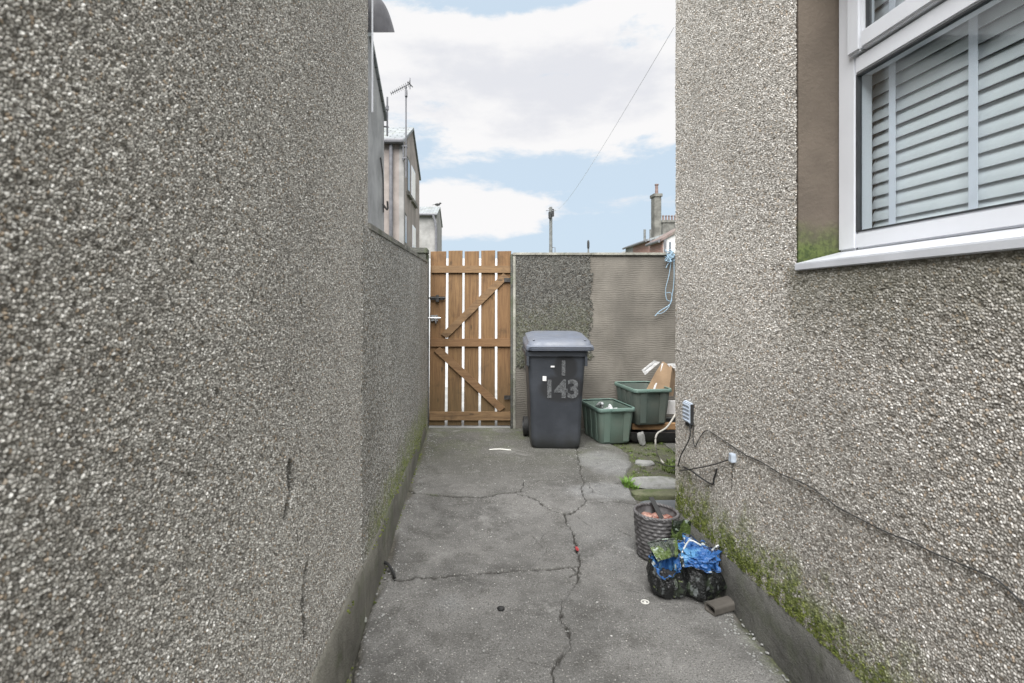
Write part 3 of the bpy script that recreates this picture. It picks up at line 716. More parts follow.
b = BM(); cyl(b,(-.24,.255,.10),(.24,.255,.10),.012); obj('axle', b, M['iron'], WB)
def text_mesh(txt, size, bold=.0):
    c = bpy.data.curves.new('digits','FONT'); c.body = txt; c.size = size; c.extrude = .0008; c.offset = bold; c.align_x = 'CENTER'; c.space_character = .95
    o = bpy.data.objects.new('digits', c); COL.objects.link(o); dg = bpy.context.evaluated_depsgraph_get()
    me = bpy.data.meshes.new_from_object(o.evaluated_get(dg)); bpy.data.objects.remove(o); bpy.data.curves.remove(c); return me
t = T('sprayed pale grey paint'); tr = t.n('BsdfTransparent'); mx = t.nt.nodes.new('ShaderNodeMixShader')
t.set((.16,.165,.17), .8); t.put(mx.inputs[0], t.ramp(t.noise(26, 5, .7), .36, .62, .15, .9)); t.nt.links.new(tr.outputs[0], mx.inputs[1]); t.nt.links.new(t.b.outputs[0], mx.inputs[2]); t.nt.links.new(mx.outputs[0], t.out.inputs['Surface'])
M['spray'] = t.m
lean = math.atan2(.045,.4)
for txt, x_, z_, s_ in (('143', .045, .50, .235), ('1', .065, .715, .185)):
    me = text_mesh(txt, s_, .008); o = link('sprayed_number', me, M['spray'], bod)
    yy = -(.25+.0225*(z_-.10)/.4)-.0035-.0+(-.0)
    o.location = (x_, yy, z_); o.rotation_euler = (R(90)+math.atan2(.0225,.4), 0, 0)
b = BM(); box(b,-.13,-.095,-.2905,-.287,.655,.70,.001); o = obj('sticker', b, M['paper']); o.parent = bod
b = BM(); box(b,-.055,-.02,-.302,-.2955,.785,.80,.001); o = obj('sticker', b, M['paper']); o.parent = bod

# recycling boxes ------------------------------------------------------------
def recycling_box(name, label, loc, rz, mat, rimmat, w=.385, d=.52, h=.355, group='green recycling boxes'):
    t_ = thing(name, label, 'recycling box', loc, rz, group); k_ = .82
    def S(f, z, ins=0, r=.045): return sec(w*f-2*ins, d*(f+.02)-2*ins, r, z)
    b = BM()
    loft(b, [S(k_-.03,0), S(k_,.012), S(.90,h*.55), S(.955,h-.02), S(.955,h-.02,.006), S(.90,h*.55,.006), S(k_,.02,.006)])
    for sx in (-1,1):                                              # moulded ribs
        for yy in (-.13,0,.13):
            prism(b, [(sx*(w*.5*.84),yy-.022,.02),(sx*(w*.5*.84),yy+.022,.02),(sx*(w*.5*.95),yy+.03,h-.04),(sx*(w*.5*.95),yy-.03,h-.04)], (sx*.006,0,0))
        for xx in (-.10,.10):
            prism(b, [(xx-.03,sx*(d*.5*.86),.02),(xx+.03,sx*(d*.5*.86),.02),(xx+.035,sx*(d*.5*.965),h-.04),(xx-.035,sx*(d*.5*.965),h-.04)], (0,sx*.006,0))
    obj('body', b, mat, t_, smooth=True)
    b = BM()
    loft(b, [S(.95,h-.035,0), S(1.0,h-.036), S(1.015,h-.03), S(1.015,h-.006), S(1.0,h), S(.955,h), S(.945,h-.006)], False, False)
    obj('rim', b, rimmat, t_, smooth=True)
    for sy in (-1,1):
        b = BM(); box(b,-.075,.075,min(sy*d*.5,sy*(d*.5+.032)),max(sy*d*.5,sy*(d*.5+.032)),h-.03,h-.002,.008); obj('handle', b, rimmat, t_, smooth=True)
    return t_
recycling_box('recycling_box', 'open pale green recycling box beside the wheelie bin, holding clear plastic', (1.375,5.36,.0), R(10), M['green'], M['greenrim'])
recycling_box('recycling_box', 'darker green recycling box by the back wall, holding cardboard', (1.77,5.45,.165), R(8), M['green2'], M['greenrim'], .40, .52, .365)
def crumple(bm, c, size, seed, sub=4, amt=.55, fr=2.4):
    t_ = bmesh.new(); bmesh.ops.create_icosphere(t_, subdivisions=sub, radius=1)
    for v in t_.verts:
        q = v.co; k_ = 1+amt*(abs(mn.noise(q*fr+Vector((seed,0,0))))*1.3-.35)+.18*mn.noise(q*7+Vector((0,seed,0)))
        v.co = Vector((q.x*size[0], q.y*size[1], q.z*size[2]))*k_+Vector(c)
    merge(bm, t_); return bm
b = BM(); lathe(b, [(.0,0),(.028,0),(.034,.01),(.034,.12),(.03,.15),(.012,.19),(.012,.21)], 20)
bmesh.ops.rotate(b, cent=(0,0,0), matrix=Matrix.Rotation(R(66),3,'X') @ Matrix.Rotation(R(30),3,'Z'), verts=b.verts); bmesh.ops.translate(b, vec=(1.31,5.46,.29), verts=b.verts)
tag(obj('plastic_bottle', b, M['bagclear'], smooth=True), 'cloudy plastic bottle lying in the pale green box', 'bottle')
b = BM(); crumple(b, (1.42,5.36,.25), (.085,.10,.065), 2); tag(obj('plastic_bag', b, M['bagclear'], smooth=False), 'crumpled clear plastic packaging in the pale green box, nearest its front rim', 'plastic bag')
b = BM(); crumple(b, (1.38,5.40,.12), (.13,.19,.10), 5, amt=.3); tag(obj('rubbish_bag', b, M['green2'], smooth=False), 'dark green crumpled bag low inside the pale green box', 'rubbish bag')
CB = thing('cardboard_box', 'flattened brown cardboard box with white tape sticking out of darker green box', 'cardboard', (1.8,5.40,.4))
def card(pts, th, mat, name, par):
    b = BM(); prism(b, pts, th); return obj(name, b, mat, par, True)
yq = 5.36
card([P(643,396,yq),P(656,372,yq+.03),P(663,361.5,yq+.05),P(672,366.5,yq+.05),P(668.5,396,yq)], (0.0,.006,0), M['cardboard'], 'panel', CB)
card([P(668.5,396,yq),P(672,366.5,yq+.05),P(676,374,yq+.18),P(673,396,yq+.16)], (.004,.003,0), M['cardboard'], 'side_panel', CB)
card([P(651,396,yq-.003),P(653,396,yq-.003),P(663.5,363,yq+.046),P(661,364,yq+.046)], (0,.0025,0), M['paper'], 'tape', CB)
b = BM()
def flap(bm, pts, n=8, th=.003, amp=.006, seed=1):
    (a,b_,c,d) = [Vector(p) for p in pts]; g = []
    for i in range(n+1):
        u = i/n; g.append([bm.verts.new(a.lerp(b_,u).lerp(d.lerp(c,u), j/4)+Vector((0,amp*mn.noise(Vector((u*4,j*.7,seed))),amp*mn.noise(Vector((u*4+9,j*.7,seed)))))) for j in range(5)])
    for i in range(n):
        for j in range(4): bm.faces.new([g[i][j],g[i+1][j],g[i+1][j+1],g[i][j+1]])
flap(b, [P(641.5,370,5.30),P(654,360.5,5.33),P(660,362,5.35),P(645,375,5.31)]); flap(b, [P(667,364,5.40),P(677,362.5,5.45),P(677,368.5,5.45),P(670,367.5,5.41)], seed=5)
o = obj('paper_sheet', b, M['paper']); tag(o, 'torn white paper resting on the cardboard in the darker green box', 'paper'); sm = o.modifiers.new('s','SOLIDIFY'); sm.thickness = .002

# clutter under and beside the darker box
b = BM(); loft(b, [[(p[0],p[1],z_) for p in [(q[0]+2.0,q[1]+5.42) for q in rrect(w_,d_,.04,4)]] for w_,d_,z_ in ((.80,.42,-.01),(.88,.48,.03),(.90,.50,.10),(.86,.46,.10),(.84,.44,.05))]); tag(obj('plastic_tray', b, M['black'], smooth=True), 'low black plastic tray under the darker green box', 'tray')
b = BM(); box(b,1.62,2.25,5.28,5.36,.102,.162,.004); tag(obj('timber_batten', b, M['plank']), 'short length of pale timber poking out beneath the darker green box', 'timber')
b = BM(); box(b,1.50,2.25,5.52,5.60,.102,.162,.004); tag(obj('dark_batten', b, M['pole']), 'dark weathered timber under the rear of the darker green box', 'timber')
b = BM(); box(b,2.02,2.55,5.46,5.50,.22,.36,.003); tag(obj('white_board', b, M['paper']), 'pale board edge between the darker green box and house corner', 'board')
b = BM(); stone(b, (0,0,0), (.036,.018,.062), 6, .7, .6)
bmesh.ops.rotate(b, cent=(0,0,0), matrix=Matrix.Rotation(R(-20),3,'Y'), verts=b.verts); bmesh.ops.translate(b, vec=(1.66,5.12,.055), verts=b.verts)
tag(obj('broken_stone', b, M['flag'], smooth=True), 'small pale broken stone leaning below the darker green box', 'stone')
# brick-like rubble and slabs right of the concrete
b = BM(); stone(b, (1.40,3.76,.0), (.25,.06,.034), 8, .2, .42); tag(obj('kerb_stone', b, M['mossy'], smooth=True), 'long moss covered kerb stone behind the woven basket', 'stone')
b = BM(); stone(b, (1.33,3.46,.0), (.20,.17,.035), 5, .08, .5); tag(obj('stone_slab', b, M['bluestone'], smooth=True), 'blue grey slab between the woven basket and mossy kerb stone', 'slab')
b = BM(); stone(b, (1.42,4.03,-.005), (.19,.13,.022), 9, .18, .6); tag(obj('flagstone', b, M['flag'], smooth=True), 'pale broken flagstone just beyond the mossy kerb stone', 'flagstone')
b = BM(); stone(b, (1.50,4.55,-.01), (.08,.06,.022), 2, .25, .7); tag(obj('flat_stone', b, M['flag'], smooth=True), 'small pale flat stone half sunk in moss before the darker green box', 'stone')

# basket ----------------------------------------------------------------------
BK = thing('woven_basket', 'grey woven plastic basket planter standing on the concrete beside right wall', 'basket', (1.013,2.875,0))
b = BM(); nr = 12; prof = []
rows = nr*4
for i in range(rows+1):
    u = i/rows; prof.append((.098+.018*u, .002+.238*u))
def weave(i, j, a, r, z):
    if i == 0 or i == rows: return 0
    row = (i-1)//4; ph = ((i-1)%4+.5)/4
    return   .0085*math.sin(PI*ph)*(.3+.7*abs(math.sin(a*8+(row%2)*PI/2+.25*math.sin(row*2.3))))*(1+.35*mn.noise(Vector((a*5,row*.9,2))))-.001+.0025*mn.noise(Vector((math.cos(a)*2,math.sin(a)*2,z*9)))
lathe(b, [(.0001,.002)]+prof, 108, jit=lambda i,j,a,r,z: weave(i-1,j,a,r,z) if i>0 else 0, cap1=False); lathe(b, [(.112,.238),(.106,.17),(.10,.16),(.001,.155)], 48, cap0=False, cap1=True)
obj('body', b, M['basket'], BK, smooth=True)
b = BM(); 
for kk in range(2):
    ring = []
    for i in range(73):
        a = 2*PI*i/72; ring.append((.114*math.cos(a)+.003*math.cos(a)*math.sin(a*18+kk*PI), .114*math.sin(a)+.003*math.sin(a)*math.sin(a*18+kk*PI), .240+.004*math.cos(a*18+kk*PI)))
    tube(b, ring, .0065, 8, sm=False)
obj('rim', b, M['basket'], BK, smooth=True)
b = BM()
for i in range(9):
    a = i*2.4; r_ = .03+.045*(i%3)/2
    crumple(b, (1.013+r_*math.cos(a), 2.875+r_*math.sin(a), .19+.012*(i%2)), (.035,.035,.022), i, 2, .5)
tag(obj('red_wrappers', b, M['redpack']), 'crumpled red and pink wrappers filling the woven basket', 'wrappers')
b = BM(); beam(b, P(662,519,2.86), P(651,497,2.98), .028, .005, up=(1,0,0)); bb = obj('black_stick', b, M['rubber']); tag(bb, 'flat black stick leaning in the woven basket', 'stick')

# bags --------------------------------------------------------------------------
def bag(name, label, c, rx, ry, h, tiltdir, tilt, seed, outer, lining, mouth=.78, depth=.35):
    t_ = thing(name, label, 'rubbish bag', c); n = 72
    def jit(i, j, a, r, z):
        q = Vector((math.cos(a)*2.2, math.sin(a)*2.2, z*14+seed)); folds = .10*math.sin(a*7+seed+3*mn.noise(q*.6))+.06*math.sin(a*13+seed*2+z*20)
        return r*(.9*folds*(.35+z/h*.7)+.28*mn.noise(q)+.10*mn.noise(q*3))
    prof = [(.001,.0),(.6,.0),(.85,.05),(1.0,.18),(1.04,.34),(1.0,.5),(.93,.66),(.86,.8),(mouth+.02,.93),(mouth+.04,1.0)]
    def place(bm):
        for v in bm.verts:
            v.co.x *= rx; v.co.y *= ry
            k_ = max(0, v.co.z)/h; v.co.x += tiltdir[0]*tilt*k_*k_; v.co.y += tiltdir[1]*tilt*k_*k_
            v.co.z += .18*h*k_*mn.noise(Vector((v.co.x*9, v.co.y*9, seed)))-k_*k_*.10*h*(v.co.y*tiltdir[1]+v.co.x*tiltdir[0])/max(rx,ry)*2.5
    b = BM(); lathe(b, [(r, z*h) for r, z in prof], n, jit=jit, cap1=False); place(b); o = obj('outer_film', b, outer, t_, smooth=True); sm = o.modifiers.new('s','SOLIDIFY'); sm.thickness = .0015
    prof2 = [(mouth+.055,1.01),(mouth+.06,.985),(mouth-.02,.97),(mouth-.10,.9),(mouth-.17,.78),(mouth-.30,1-depth),(.25,1-depth-.02),(.001,1-depth+.02)]
    b = BM(); lathe(b, [(r, z*h) for r, z in prof2], n, jit=lambda i,j,a,r,z: jit(i,j,a,r,z)*(1 if i<3 else 1.4), cap0=False); place(b)
    for v in b.verts: v.co += Vector((mn.noise(v.co*40), mn.noise(v.co*40+Vector((5,0,0))), mn.noise(v.co*34+Vector((0,8,0)))))*.009
    obj('lining', b, lining, t_, smooth=False); return t_
B1 = bag('rubbish_bag', 'small black carrier bag with blue lined open mouth, left of the two bags', (.935,2.505,0), .085,.085,.175,(-.3,-1),.015,3.0,M['bagblack'],M['bagblue'],.80,.62)
b = BM(); flap(b, [(-.085,.03,.225),(.055,.02,.25),(.06,-.0,.18),(-.055,-.035,.165)], 10, amp=.010, seed=3); tube(b, [(-.085,.03,.226),(-.02,.027,.243),(.055,.02,.251)], .003, 5); o = obj('printed_flap', b, M['baggreen'], B1, smooth=False); sm = o.modifiers.new('s','SOLIDIFY'); sm.thickness = .0015; o['label'] = 'green printed flap folded over the bag mouth'
b = BM(); crumple(b, (-.01,-.035,.085), (.06,.05,.035), 7, 4, .5); obj('hollow_shade', b, M['black'], B1)  # black lump standing in for the shaded hollow of the open mouth
B2 = bag('rubbish_bag', 'larger black carrier bag topped with crumpled bright blue plastic, against the right plinth', (1.082,2.51,0), .108,.10,.205,(.0,-1),.02,8.0,M['bagblack'],M['bagblue'],.86,.22)
b = BM(); crumple(b, (.0,-.02,.175), (.082,.068,.046), 11, 5, .42, 2.2); obj('blue_liner', b, M['bagblue'], B2, smooth=True)
b = BM(); tube(b, [(-.08,-.02,.20),(-.05,.0,.235),(-.02,.02,.24),(.02,.0,.225)], .004); tube(b, [(.07,.0,.20),(.10,.0,.225),(.115,.02,.20)], .004); obj('handle', b, M['bagclear'], B2, smooth=True)
b = BM(); flap(b, [(1.015,2.70,.02),(1.13,2.72,.02),(1.13,2.70,.265),(1.03,2.69,.27)], 8, amp=.015, seed=9); o = obj('printed_wrapper', b, M['baggreen']); tag(o, 'green and grey printed wrapper standing between basket and bags', 'wrapper'); sm = o.modifiers.new('s','SOLIDIFY'); sm.thickness = .002

# grey channel offcut
b = BM(); sec_ = []
for (w_, h_) in ((.032,.021),(.025,.014)):
    sec_.append([(x_*1, z_+.021) for x_, z_ in rrect(w_*2, h_*2, .012, 4)])
n_ = len(sec_[0]); L_ = .065
ro = [[b.verts.new((yy, p[0], p[1])) for p in sec_[0]] for yy in (-L_, L_)]; ri = [[b.verts.new((yy, p[0], p[1])) for p in sec_[1]] for yy in (-L_, L_)]
for i in range(n_):
    j = (i+1)%n_
    b.faces.new([ro[0][i],ro[0][j],ro[1][j],ro[1][i]]); b.faces.new([ri[0][i],ri[0][j],ri[1][j],ri[1][i]])
    for e in (0,1): b.faces.new([ro[e][i],ro[e][j],ri[e][j],ri[e][i]])
o = obj('channel_offcut', b, M['greypart']); o.location = (1.125,2.36,.0); o.rotation_euler = (0,0,R(22)); tag(o, 'short grey brown tube offcut in front of the black bags', 'offcut')

# ------------------------------------------------------------------ cables and fittings on the right wall
JB = thing('junction_box', 'small pale blue grey electrical box on the right house corner', 'electrical box', (1.2,2.86,.78))
b = BM(); box(b,1.176,1.2,2.82,2.92,.735,.85,.006); obj('casing', b, M['junction'], JB, True)
b = BM()
for i in range(5): box(b,1.171,1.1765,2.828,2.912,.745+.021*i,.754+.021*i,.002)
obj('ribs', b, M['junction'], JB, True)
b = BM(); box(b,1.182,1.2,2.83,2.90,.715,.735,.004); box(b,1.179,1.199,2.817,2.8199,.74,.845); obj('shade_strips', b, M['rubber'], JB, True)  # black strips stand in for shade on the casing's near side and underside
def onw(px, py, off=.0, X0=1.190): Yq = (X0-off)*F/(px-CX); return P(px, py, Yq)
def jwob(pts, a=.004): return [p+Vector((0,0,a*mn.noise(p*9))) for p in pts]
b = BM(); tube(b, jwob([onw(x_,y_) for x_,y_ in ((694,424),(693,436),(695,447),(700,437),(707,431),(720,438),(743.6,454),(762,463),(781,474.6),(800,482),(818,493),(836,505),(855,516),(888.5,532.6),(908,541),(930,551),(950,560),(971,568),(985,574),(1000,582),(1024,603),(1060,640))], .009), .0022, 7, 5)
tag(obj('wall_cable', b, M['cable'], smooth=True), 'long thin black cable drooping along the right pebbledashed wall', 'cable')
b = BM(); tube(b, [onw(690,424,.01),onw(690,436,.01),onw(686,446,.012),onw(681,455,.02),P(679,462,2.98),P(676,474,3.2)], .0034, 7)
tag(obj('drop_cable', b, M['cable'], smooth=True), 'short black cable hanging from the junction box to the ground', 'cable')
b = BM(); tube(b, [P(655,461,4.4),P(668,466,3.8),P(680,466,3.1),onw(690,470,.02),onw(700,477,.01),onw(712,484),onw(714,478),onw(717,469)], .0042, 7)
tag(obj('slack_cable', b, M['cable'], smooth=True), 'slack black cable sagging from the ground up to a wall clip', 'cable')
b = BM(); tube(b, [P(672,470,3.3),onw(685,470,.02),onw(697,468,.01),onw(712,465,.008),onw(731,459,.006)], .003, 7)
tag(obj('clipped_cable', b, M['cable'], smooth=True), 'thin black cable rising right to a pale wall bracket', 'cable')
b = BM(); p0 = onw(733.5,457.5); box(b,p0.x-.015,p0.x+.012,p0.y-.012,p0.y+.018,p0.z-.022,p0.z+.018,.003); tag(obj('wall_bracket', b, M['junction']), 'small pale bracket holding a thin cable on the right wall', 'bracket')
b = BM(); tube(b, [P(684,402,4.8),P(678,410,4.85),P(672,420,4.75),P(666,428,4.6),P(657,434,4.5),P(655.5,444,4.45),P(657,453,4.5),P(660,459,4.55),P(664,463.5,4.5)], .008, 8)
tag(obj('pale_hose', b, M['hose'], smooth=True), 'thin pale hose dangling in a bend beside the darker green box', 'hose')
# blue twine over the coping
TW = thing('blue_twine', 'frayed knot of pale blue twine hanging from the back wall coping', 'twine', (2.12,5.7,1.93))
b = BM(); random.seed(9)
for i in range(14):
    c_ = Vector((2.14,5.70,1.90)); p_ = [c_+Vector((random.uniform(-.045,.07), random.uniform(-.03,.02), random.uniform(-.07,.08))) for _ in range(4)]
    tube(b, p_, .0035, 5, 4)
obj('knot', b, M['bluestring'], TW, True)
for pts, r_ in (([(671,262),(669,275),(666,287),(665.5,294)],.0035),([(674,262),(674,278),(673,290),(671,301)],.004),([(665.5,294),(667,300),(671,302),(668,306),(660,311),(655,316)],.0045),([(672,300),(668,308),(662,313),(656,314)],.0035),([(666,293),(671,293),(672,300)],.003),([(671,262),(668,264),(666,268)],.004)):
    b = BM(); tube(b, [P(x_,y_,5.70) for x_,y_ in pts], r_, 6); obj('strand', b, M['bluestring'], TW, True)

# ------------------------------------------------------------------ litter, weeds
def gobj(name, bm, mat, label, cat, sm=False): tag(obj(name, bm, mat, smooth=sm), label, cat)
b = BM(); tube(b, [G(489,450.6)+Vector((0,0,.008)),G(500,450)+Vector((0,0,.008)),G(511,451)+Vector((0,0,.008))], .006); gobj('white_stick', b, M['litterwhite'], 'short white stick lying on the concrete near the gate', 'stick')
b = BM()
crumple(b, G(577,550)+Vector((0,0,.007)), (.007,.020,.006), 3, 4, 1.0, 3.0)
gobj('red_wrapper', b, M['litterred'], 'scrap of red wrapper caught in the long concrete crack', 'litter')
b = BM(); p = G(501,610); stone(b, p+Vector((0,0,.006)), (.016,.013,.010), 4, .3, .8, 2); gobj('black_lump', b, M['rubber'], 'small black lump alone in the middle of the concrete', 'litter')
b = BM(); p = G(645,602.5); tube(b, [p+Vector((.017*math.cos(a),.015*math.sin(a),.003)) for a in [2*PI*i/16 for i in range(17)]], .003, 6, sm=False); lathe(b, [(.0001,0),(.007,.001),(.006,.004),(.0001,.005)], 10, c=p); gobj('bottle_ring', b, M['litterwhite'], 'little pale plastic ring on the concrete before the bags', 'litter')
b = BM(); p = G(798,674); crumple(b, p+Vector((0,0,.012)), (.014,.010,.012), 3, 2, .5); gobj('purple_wrapper', b, M['purple'], 'tiny purple wrapper at the foot of the right plinth', 'litter')
b = BM(); tube(b, [G(383,566)+Vector((0,0,.02)),G(388,571)+Vector((0,0,.035)),G(394,576)+Vector((0,0,.012)),G(395,579)+Vector((0,0,.006))], lambda t_: .010-.006*t_, 8); gobj('black_strap', b, M['rubber'], 'short curl of black strap in the broken gap by left plinth', 'strap')
b = BM(); p = G(362,622); stone(b, p+Vector((.0,0,.008)), (.022,.022,.016), 2, .3, .8, 2); gobj('pale_pebble', b, M['flag'], 'pale pebble lying against the left plinth', 'pebble', True)
# scattered grit
b = BM(); random.seed(12)
for i in range(800):
    r0 = random.random()
    if r0 < .3: x_ = random.uniform(-.47,-.38)+abs(random.gauss(0,.02)); y_ = random.uniform(1.4,5.5)
    elif r0 < .6: x_ = random.uniform(1.10,1.19)-abs(random.gauss(0,.02)); y_ = random.uniform(1.4,2.9)
    elif r0 < .75: x_ = random.uniform(1.2,1.8); y_ = random.uniform(3.4,5.1)
    else: x_ = random.uniform(-.45,1.15); y_ = random.uniform(1.5,5.5)
    q = random.uniform(.0025,.007); stone(b, (x_,y_,q*.3-(.015 if x_>1.22 else 0)), (q,q,q*.6), i, .3, 1, 1)
o = obj('grit', b, M['flag']); o['kind'] = 'stuff'; o['label'] = 'loose pale grit scattered along the plinths'; o['category'] = 'grit'
def blades(bm, c, n, h, spread, w=.004, lean=.7):
    for i in range(n):
        a = random.uniform(0,2*PI); r_ = spread*random.random()**.7; p = Vector(c)+Vector((r_*math.cos(a), r_*math.sin(a), 0))
        d = Vector((math.cos(a+random.uniform(-.8,.8)), math.sin(a+random.uniform(-.8,.8)), 0))*lean*random.random()
        s_ = Vector((-d.y, d.x, 0)).normalized() if d.length > .01 else Vector((1,0,0)); hh = h*random.uniform(.5,1.1); prev = None
        for j in range(4):
            u = j/3; q = p+Vector((0,0,hh*u*(1-.25*u)))+d*hh*u*u; ww = w*(1-u)*(.6+u)+.0003
            v = [bm.verts.new(q-s_*ww), bm.verts.new(q+s_*ww)]
            if prev: bm.faces.new([prev[0],prev[1],v[1],v[0]])
            prev = v
random.seed(5)
b = BM(); p = G(627,486); blades(b, p, 70, .085, .045, .005, 1.0); blades(b, p+Vector((.04,-.06,0)), 30, .05, .03, .005, 1.2); o = obj('weed_tuft', b, M['leaf']); tag(o, 'bright green weed tuft growing from the concrete crack', 'weed')
b = BM()
for i in range(330):
    x_ = random.uniform(1.2,1.95); y_ = random.uniform(3.9,5.3)
    ed = np.interp(y_, [3.9,4.15,4.5,4.8,5.3], [1.2,1.22,1.38,1.44,1.34])
    if x_ < ed or mn.noise(Vector((x_*6,y_*6,1))) < -.05: continue
    blades(b, (x_,y_,-.015), 9, .022, .03, .004, 1.4)
for i in range(26): blades(b, (random.uniform(1.60,1.80), random.uniform(4.2,4.6), -.01), 8, .05, .03, .008, 1.3)
o = obj('ground_moss', b, M['mossleaf']); o['kind'] = 'stuff'; o['label'] = 'low moss and tiny weeds on broken ground before the green boxes'; o['category'] = 'moss'

b = BM(); random.seed(31)
for i in range(700):
    y_ = random.uniform(1.15,3.03)
    if mn.noise(Vector((y_*4,3,0))) < -.1: continue
    q = random.uniform(.0015,.0045); up_ = abs(random.gauss(0,.05))
    stone(b, (1.193-.004*random.random(), y_, float(rz(y_))+.006+up_), (q*.8,q*1.3,q), i, .35, 1, 1)
for i in range(500):
    y_ = random.uniform(1.9,5.4)
    if mn.noise(Vector((y_*2.5,7,0))) < .0: continue
    q = random.uniform(.002,.006); left = random.random() < .6
    stone(b, (-.470-.03*(y_-2.27)/3.4+random.random()*.02, y_, .0 if left else float(lz(y_))+.004), (q,q*1.4,q*.7), i, .35, 1, 1)
o = obj('ledge_moss', b, M['ledgemoss']); o['kind'] = 'stuff'; o['label'] = 'raised moss clumps along the cement plinth edges'; o['category'] = 'moss'
# ------------------------------------------------------------------ far houses, left
def gable_house(name, label, loc, x0, x1, y0, y1, ze, zr, wallmat, sidemat, roofmat, yr=None):
    t_ = thing(name, label, 'house', loc); yr = yr or (y0+y1)/2
    b = BM(); prism(b, [(x1,y0,-.06),(x1,y1,-.06),(x1,y1,ze),(x1,yr,zr),(x1,y0,ze)], (x0-x1,0,0)); obj('wall', b, wallmat, t_, True)
    b = BM(); u = .07
    prism(b, [(x1+.04,y0-.12,ze-.045),(x1+.04,yr,zr+.02),(x1+.04,yr,zr+.02+u),(x1+.04,y0-.12,ze+u-.045)], (x0-x1-.04,0,0))
    prism(b, [(x1+.04,yr,zr+.02),(x1+.04,y1+.12,ze-.045),(x1+.04,y1+.12,ze+u-.045),(x1+.04,yr,zr+.02+u)], (x0-x1-.04,0,0))
    obj('roof', b, roofmat, t_, True)
    b = BM(); tube(b, [(x0,y0-.15,ze-.04),(x1+.02,y0-.15,ze-.04)], .06, 8, sm=False); obj('gutter', b, M['zincdark'], t_, True)
    return t_
def swin(t_, x, y0, y1, z0, z1, mat, frame=True):
    b = BM(); box(b, x-.02, x+.012, y0, y1, z0, z1); w = obj('window', b, M['upvc'] if frame else M['greystone'], t_, True)
    b = BM(); box(b, x+.004, x+.016, y0+.06, y1-.06, z0+.06, z1-.06); p = obj('pane', b, mat); p.parent = w
    b = BM(); box(b, x-.0, x+.07, y0-.1, y1+.1, z0-.1, z0-.01); p = obj('sill', b, M['greystone']); p.parent = w
sx = -1.62
H1 = gable_house('rear_house', 'nearest pale rendered house gable above the left yard wall', (-3,8.2,0), -6, sx, 6.75, 9.47, 4.78, 5.53, M['h_pale'], None, M['slate'])
b = BM(); tube(b, [(sx+.02,9.0,3.9),(sx+.02,9.25,3.6),(sx+.02,9.3,3.0)], .012); obj('wall_cable', b, M['cable'], H1, True)
b = BM(); tube(b, [(sx+.01,9.30,3.15),(sx+.09,9.30,3.05),(sx+.09,9.3,3.2)], .018); obj('pipe_bracket', b, M['iron'], H1, True)
H2 = gable_house('rear_house', 'middle beige rendered house with grey downpipe and slate roof beyond yard wall', (-4,13.9,0), -7, sx, 12.1, 15.7, 5.14, 5.98, M['h_beige'], None, M['slate'])
b = BM(); cyl(b, (P(391,150,12.03).x,12.03,5.06), (P(391,150,12.03).x,12.03,.2), .045, 10); obj('downpipe', b, M['zincdark'], H2, True)
b = BM(); box(b,sx-.10,sx+.012,12.088,12.25,0,5.1,.004); obj('quoin', b, M['h_grey'], H2, True)
sy = lambda px: sx*F/(px-CX)
def szw(px, py): return CH-(py-HY)/F*sy(px)
swin(H2, sx, sy(407), sy(409.6), szw(408,193), szw(408,158), M['glassdark'], False)
swin(H2, sx, sy(411.3), sy(415), szw(413,201), szw(413,169), M['paper'])
swin(H2, sx, sy(404.2), sy(406.4), szw(405,245), szw(405,213), M['glassdark'], False)
swin(H2, sx, sy(412.3), sy(415.4), szw(414,249), szw(414,227), M['paper'])
H3 = gable_house('rear_house', 'farthest grey house with dark downpipe, just left of the gate top', (-4,24,0), -8, -1.63, 23.4, 27.2, 5.35, 5.95, M['h_grey'], None, M['slate'])
b = BM(); tube(b, [(P(433,218,23.2).x,23.2,5.28),(P(435,220,23.2).x,23.2,5.0),(P(436,222,23.2).x,23.2,4.7),(P(436,222,23.2).x,23.2,.5)], .055, 8, sm=False); obj('downpipe', b, M['zincdark'], H3, True)
BD = thing('perched_bird', 'small dark bird perched on the farthest left roof ridge', 'bird', (P(437.5,203,25.3).x,25.3,6.04))
b = BM(); stone(b, (0,0,.10), (.13,.06,.065), 1, .1); stone(b, (.13,0,.16), (.05,.04,.045), 2, .05); prism(b, [(-.10,-.03,.10),(-.10,.03,.10),(-.26,.0,.07)], (0,0,.015)); prism(b, [(.17,-.01,.15),(.17,.01,.15),(.22,0,.145)], (0,0,.015)); cyl(b,(0,.02,.05),(0,.02,0),.007,6); cyl(b,(0,-.02,.05),(0,-.02,0),.007,6)
obj('body', b, M['rubber'], BD, smooth=True)
# aerials
AE = thing('tv_aerial', 'tall television aerial mast beside the middle left house', 'aerial', (-1.55,12.0,4.2))
yp = 12.0; q = lambda a_, b_: P(a_, b_, yp)
b = BM(); cyl(b, q(406,178), q(406,86), .018, 8); obj('mast', b, M['zincdark'], AE, True)
b = BM(); box(b, q(405,100).x, q(407.3,100).x, yp-.05, yp+.05, q(0,97).z, q(0,90).z, .01); obj('clamp_box', b, M['zincdark'], AE, True)
b = BM(); cyl(b, q(391,93.5), q(410,83.5), .012, 6)
for i in range(11):
    u = i/10; c_ = q(391,93.5).lerp(q(410,83.5), u); L = .10+.05*u; cyl(b, c_-Vector((0,L,0)), c_+Vector((0,L,0)), .006, 5)
c_ = q(410,83.5); cyl(b, c_-Vector((0,0,.13)), c_+Vector((0,0,.13)), .012, 5); cyl(b, c_+Vector((-.04,-.1,.0)), c_+Vector((.05,.1,-.04)), .012, 5); obj('yagi_array', b, M['zincdark'], AE, True)
b = BM(); 
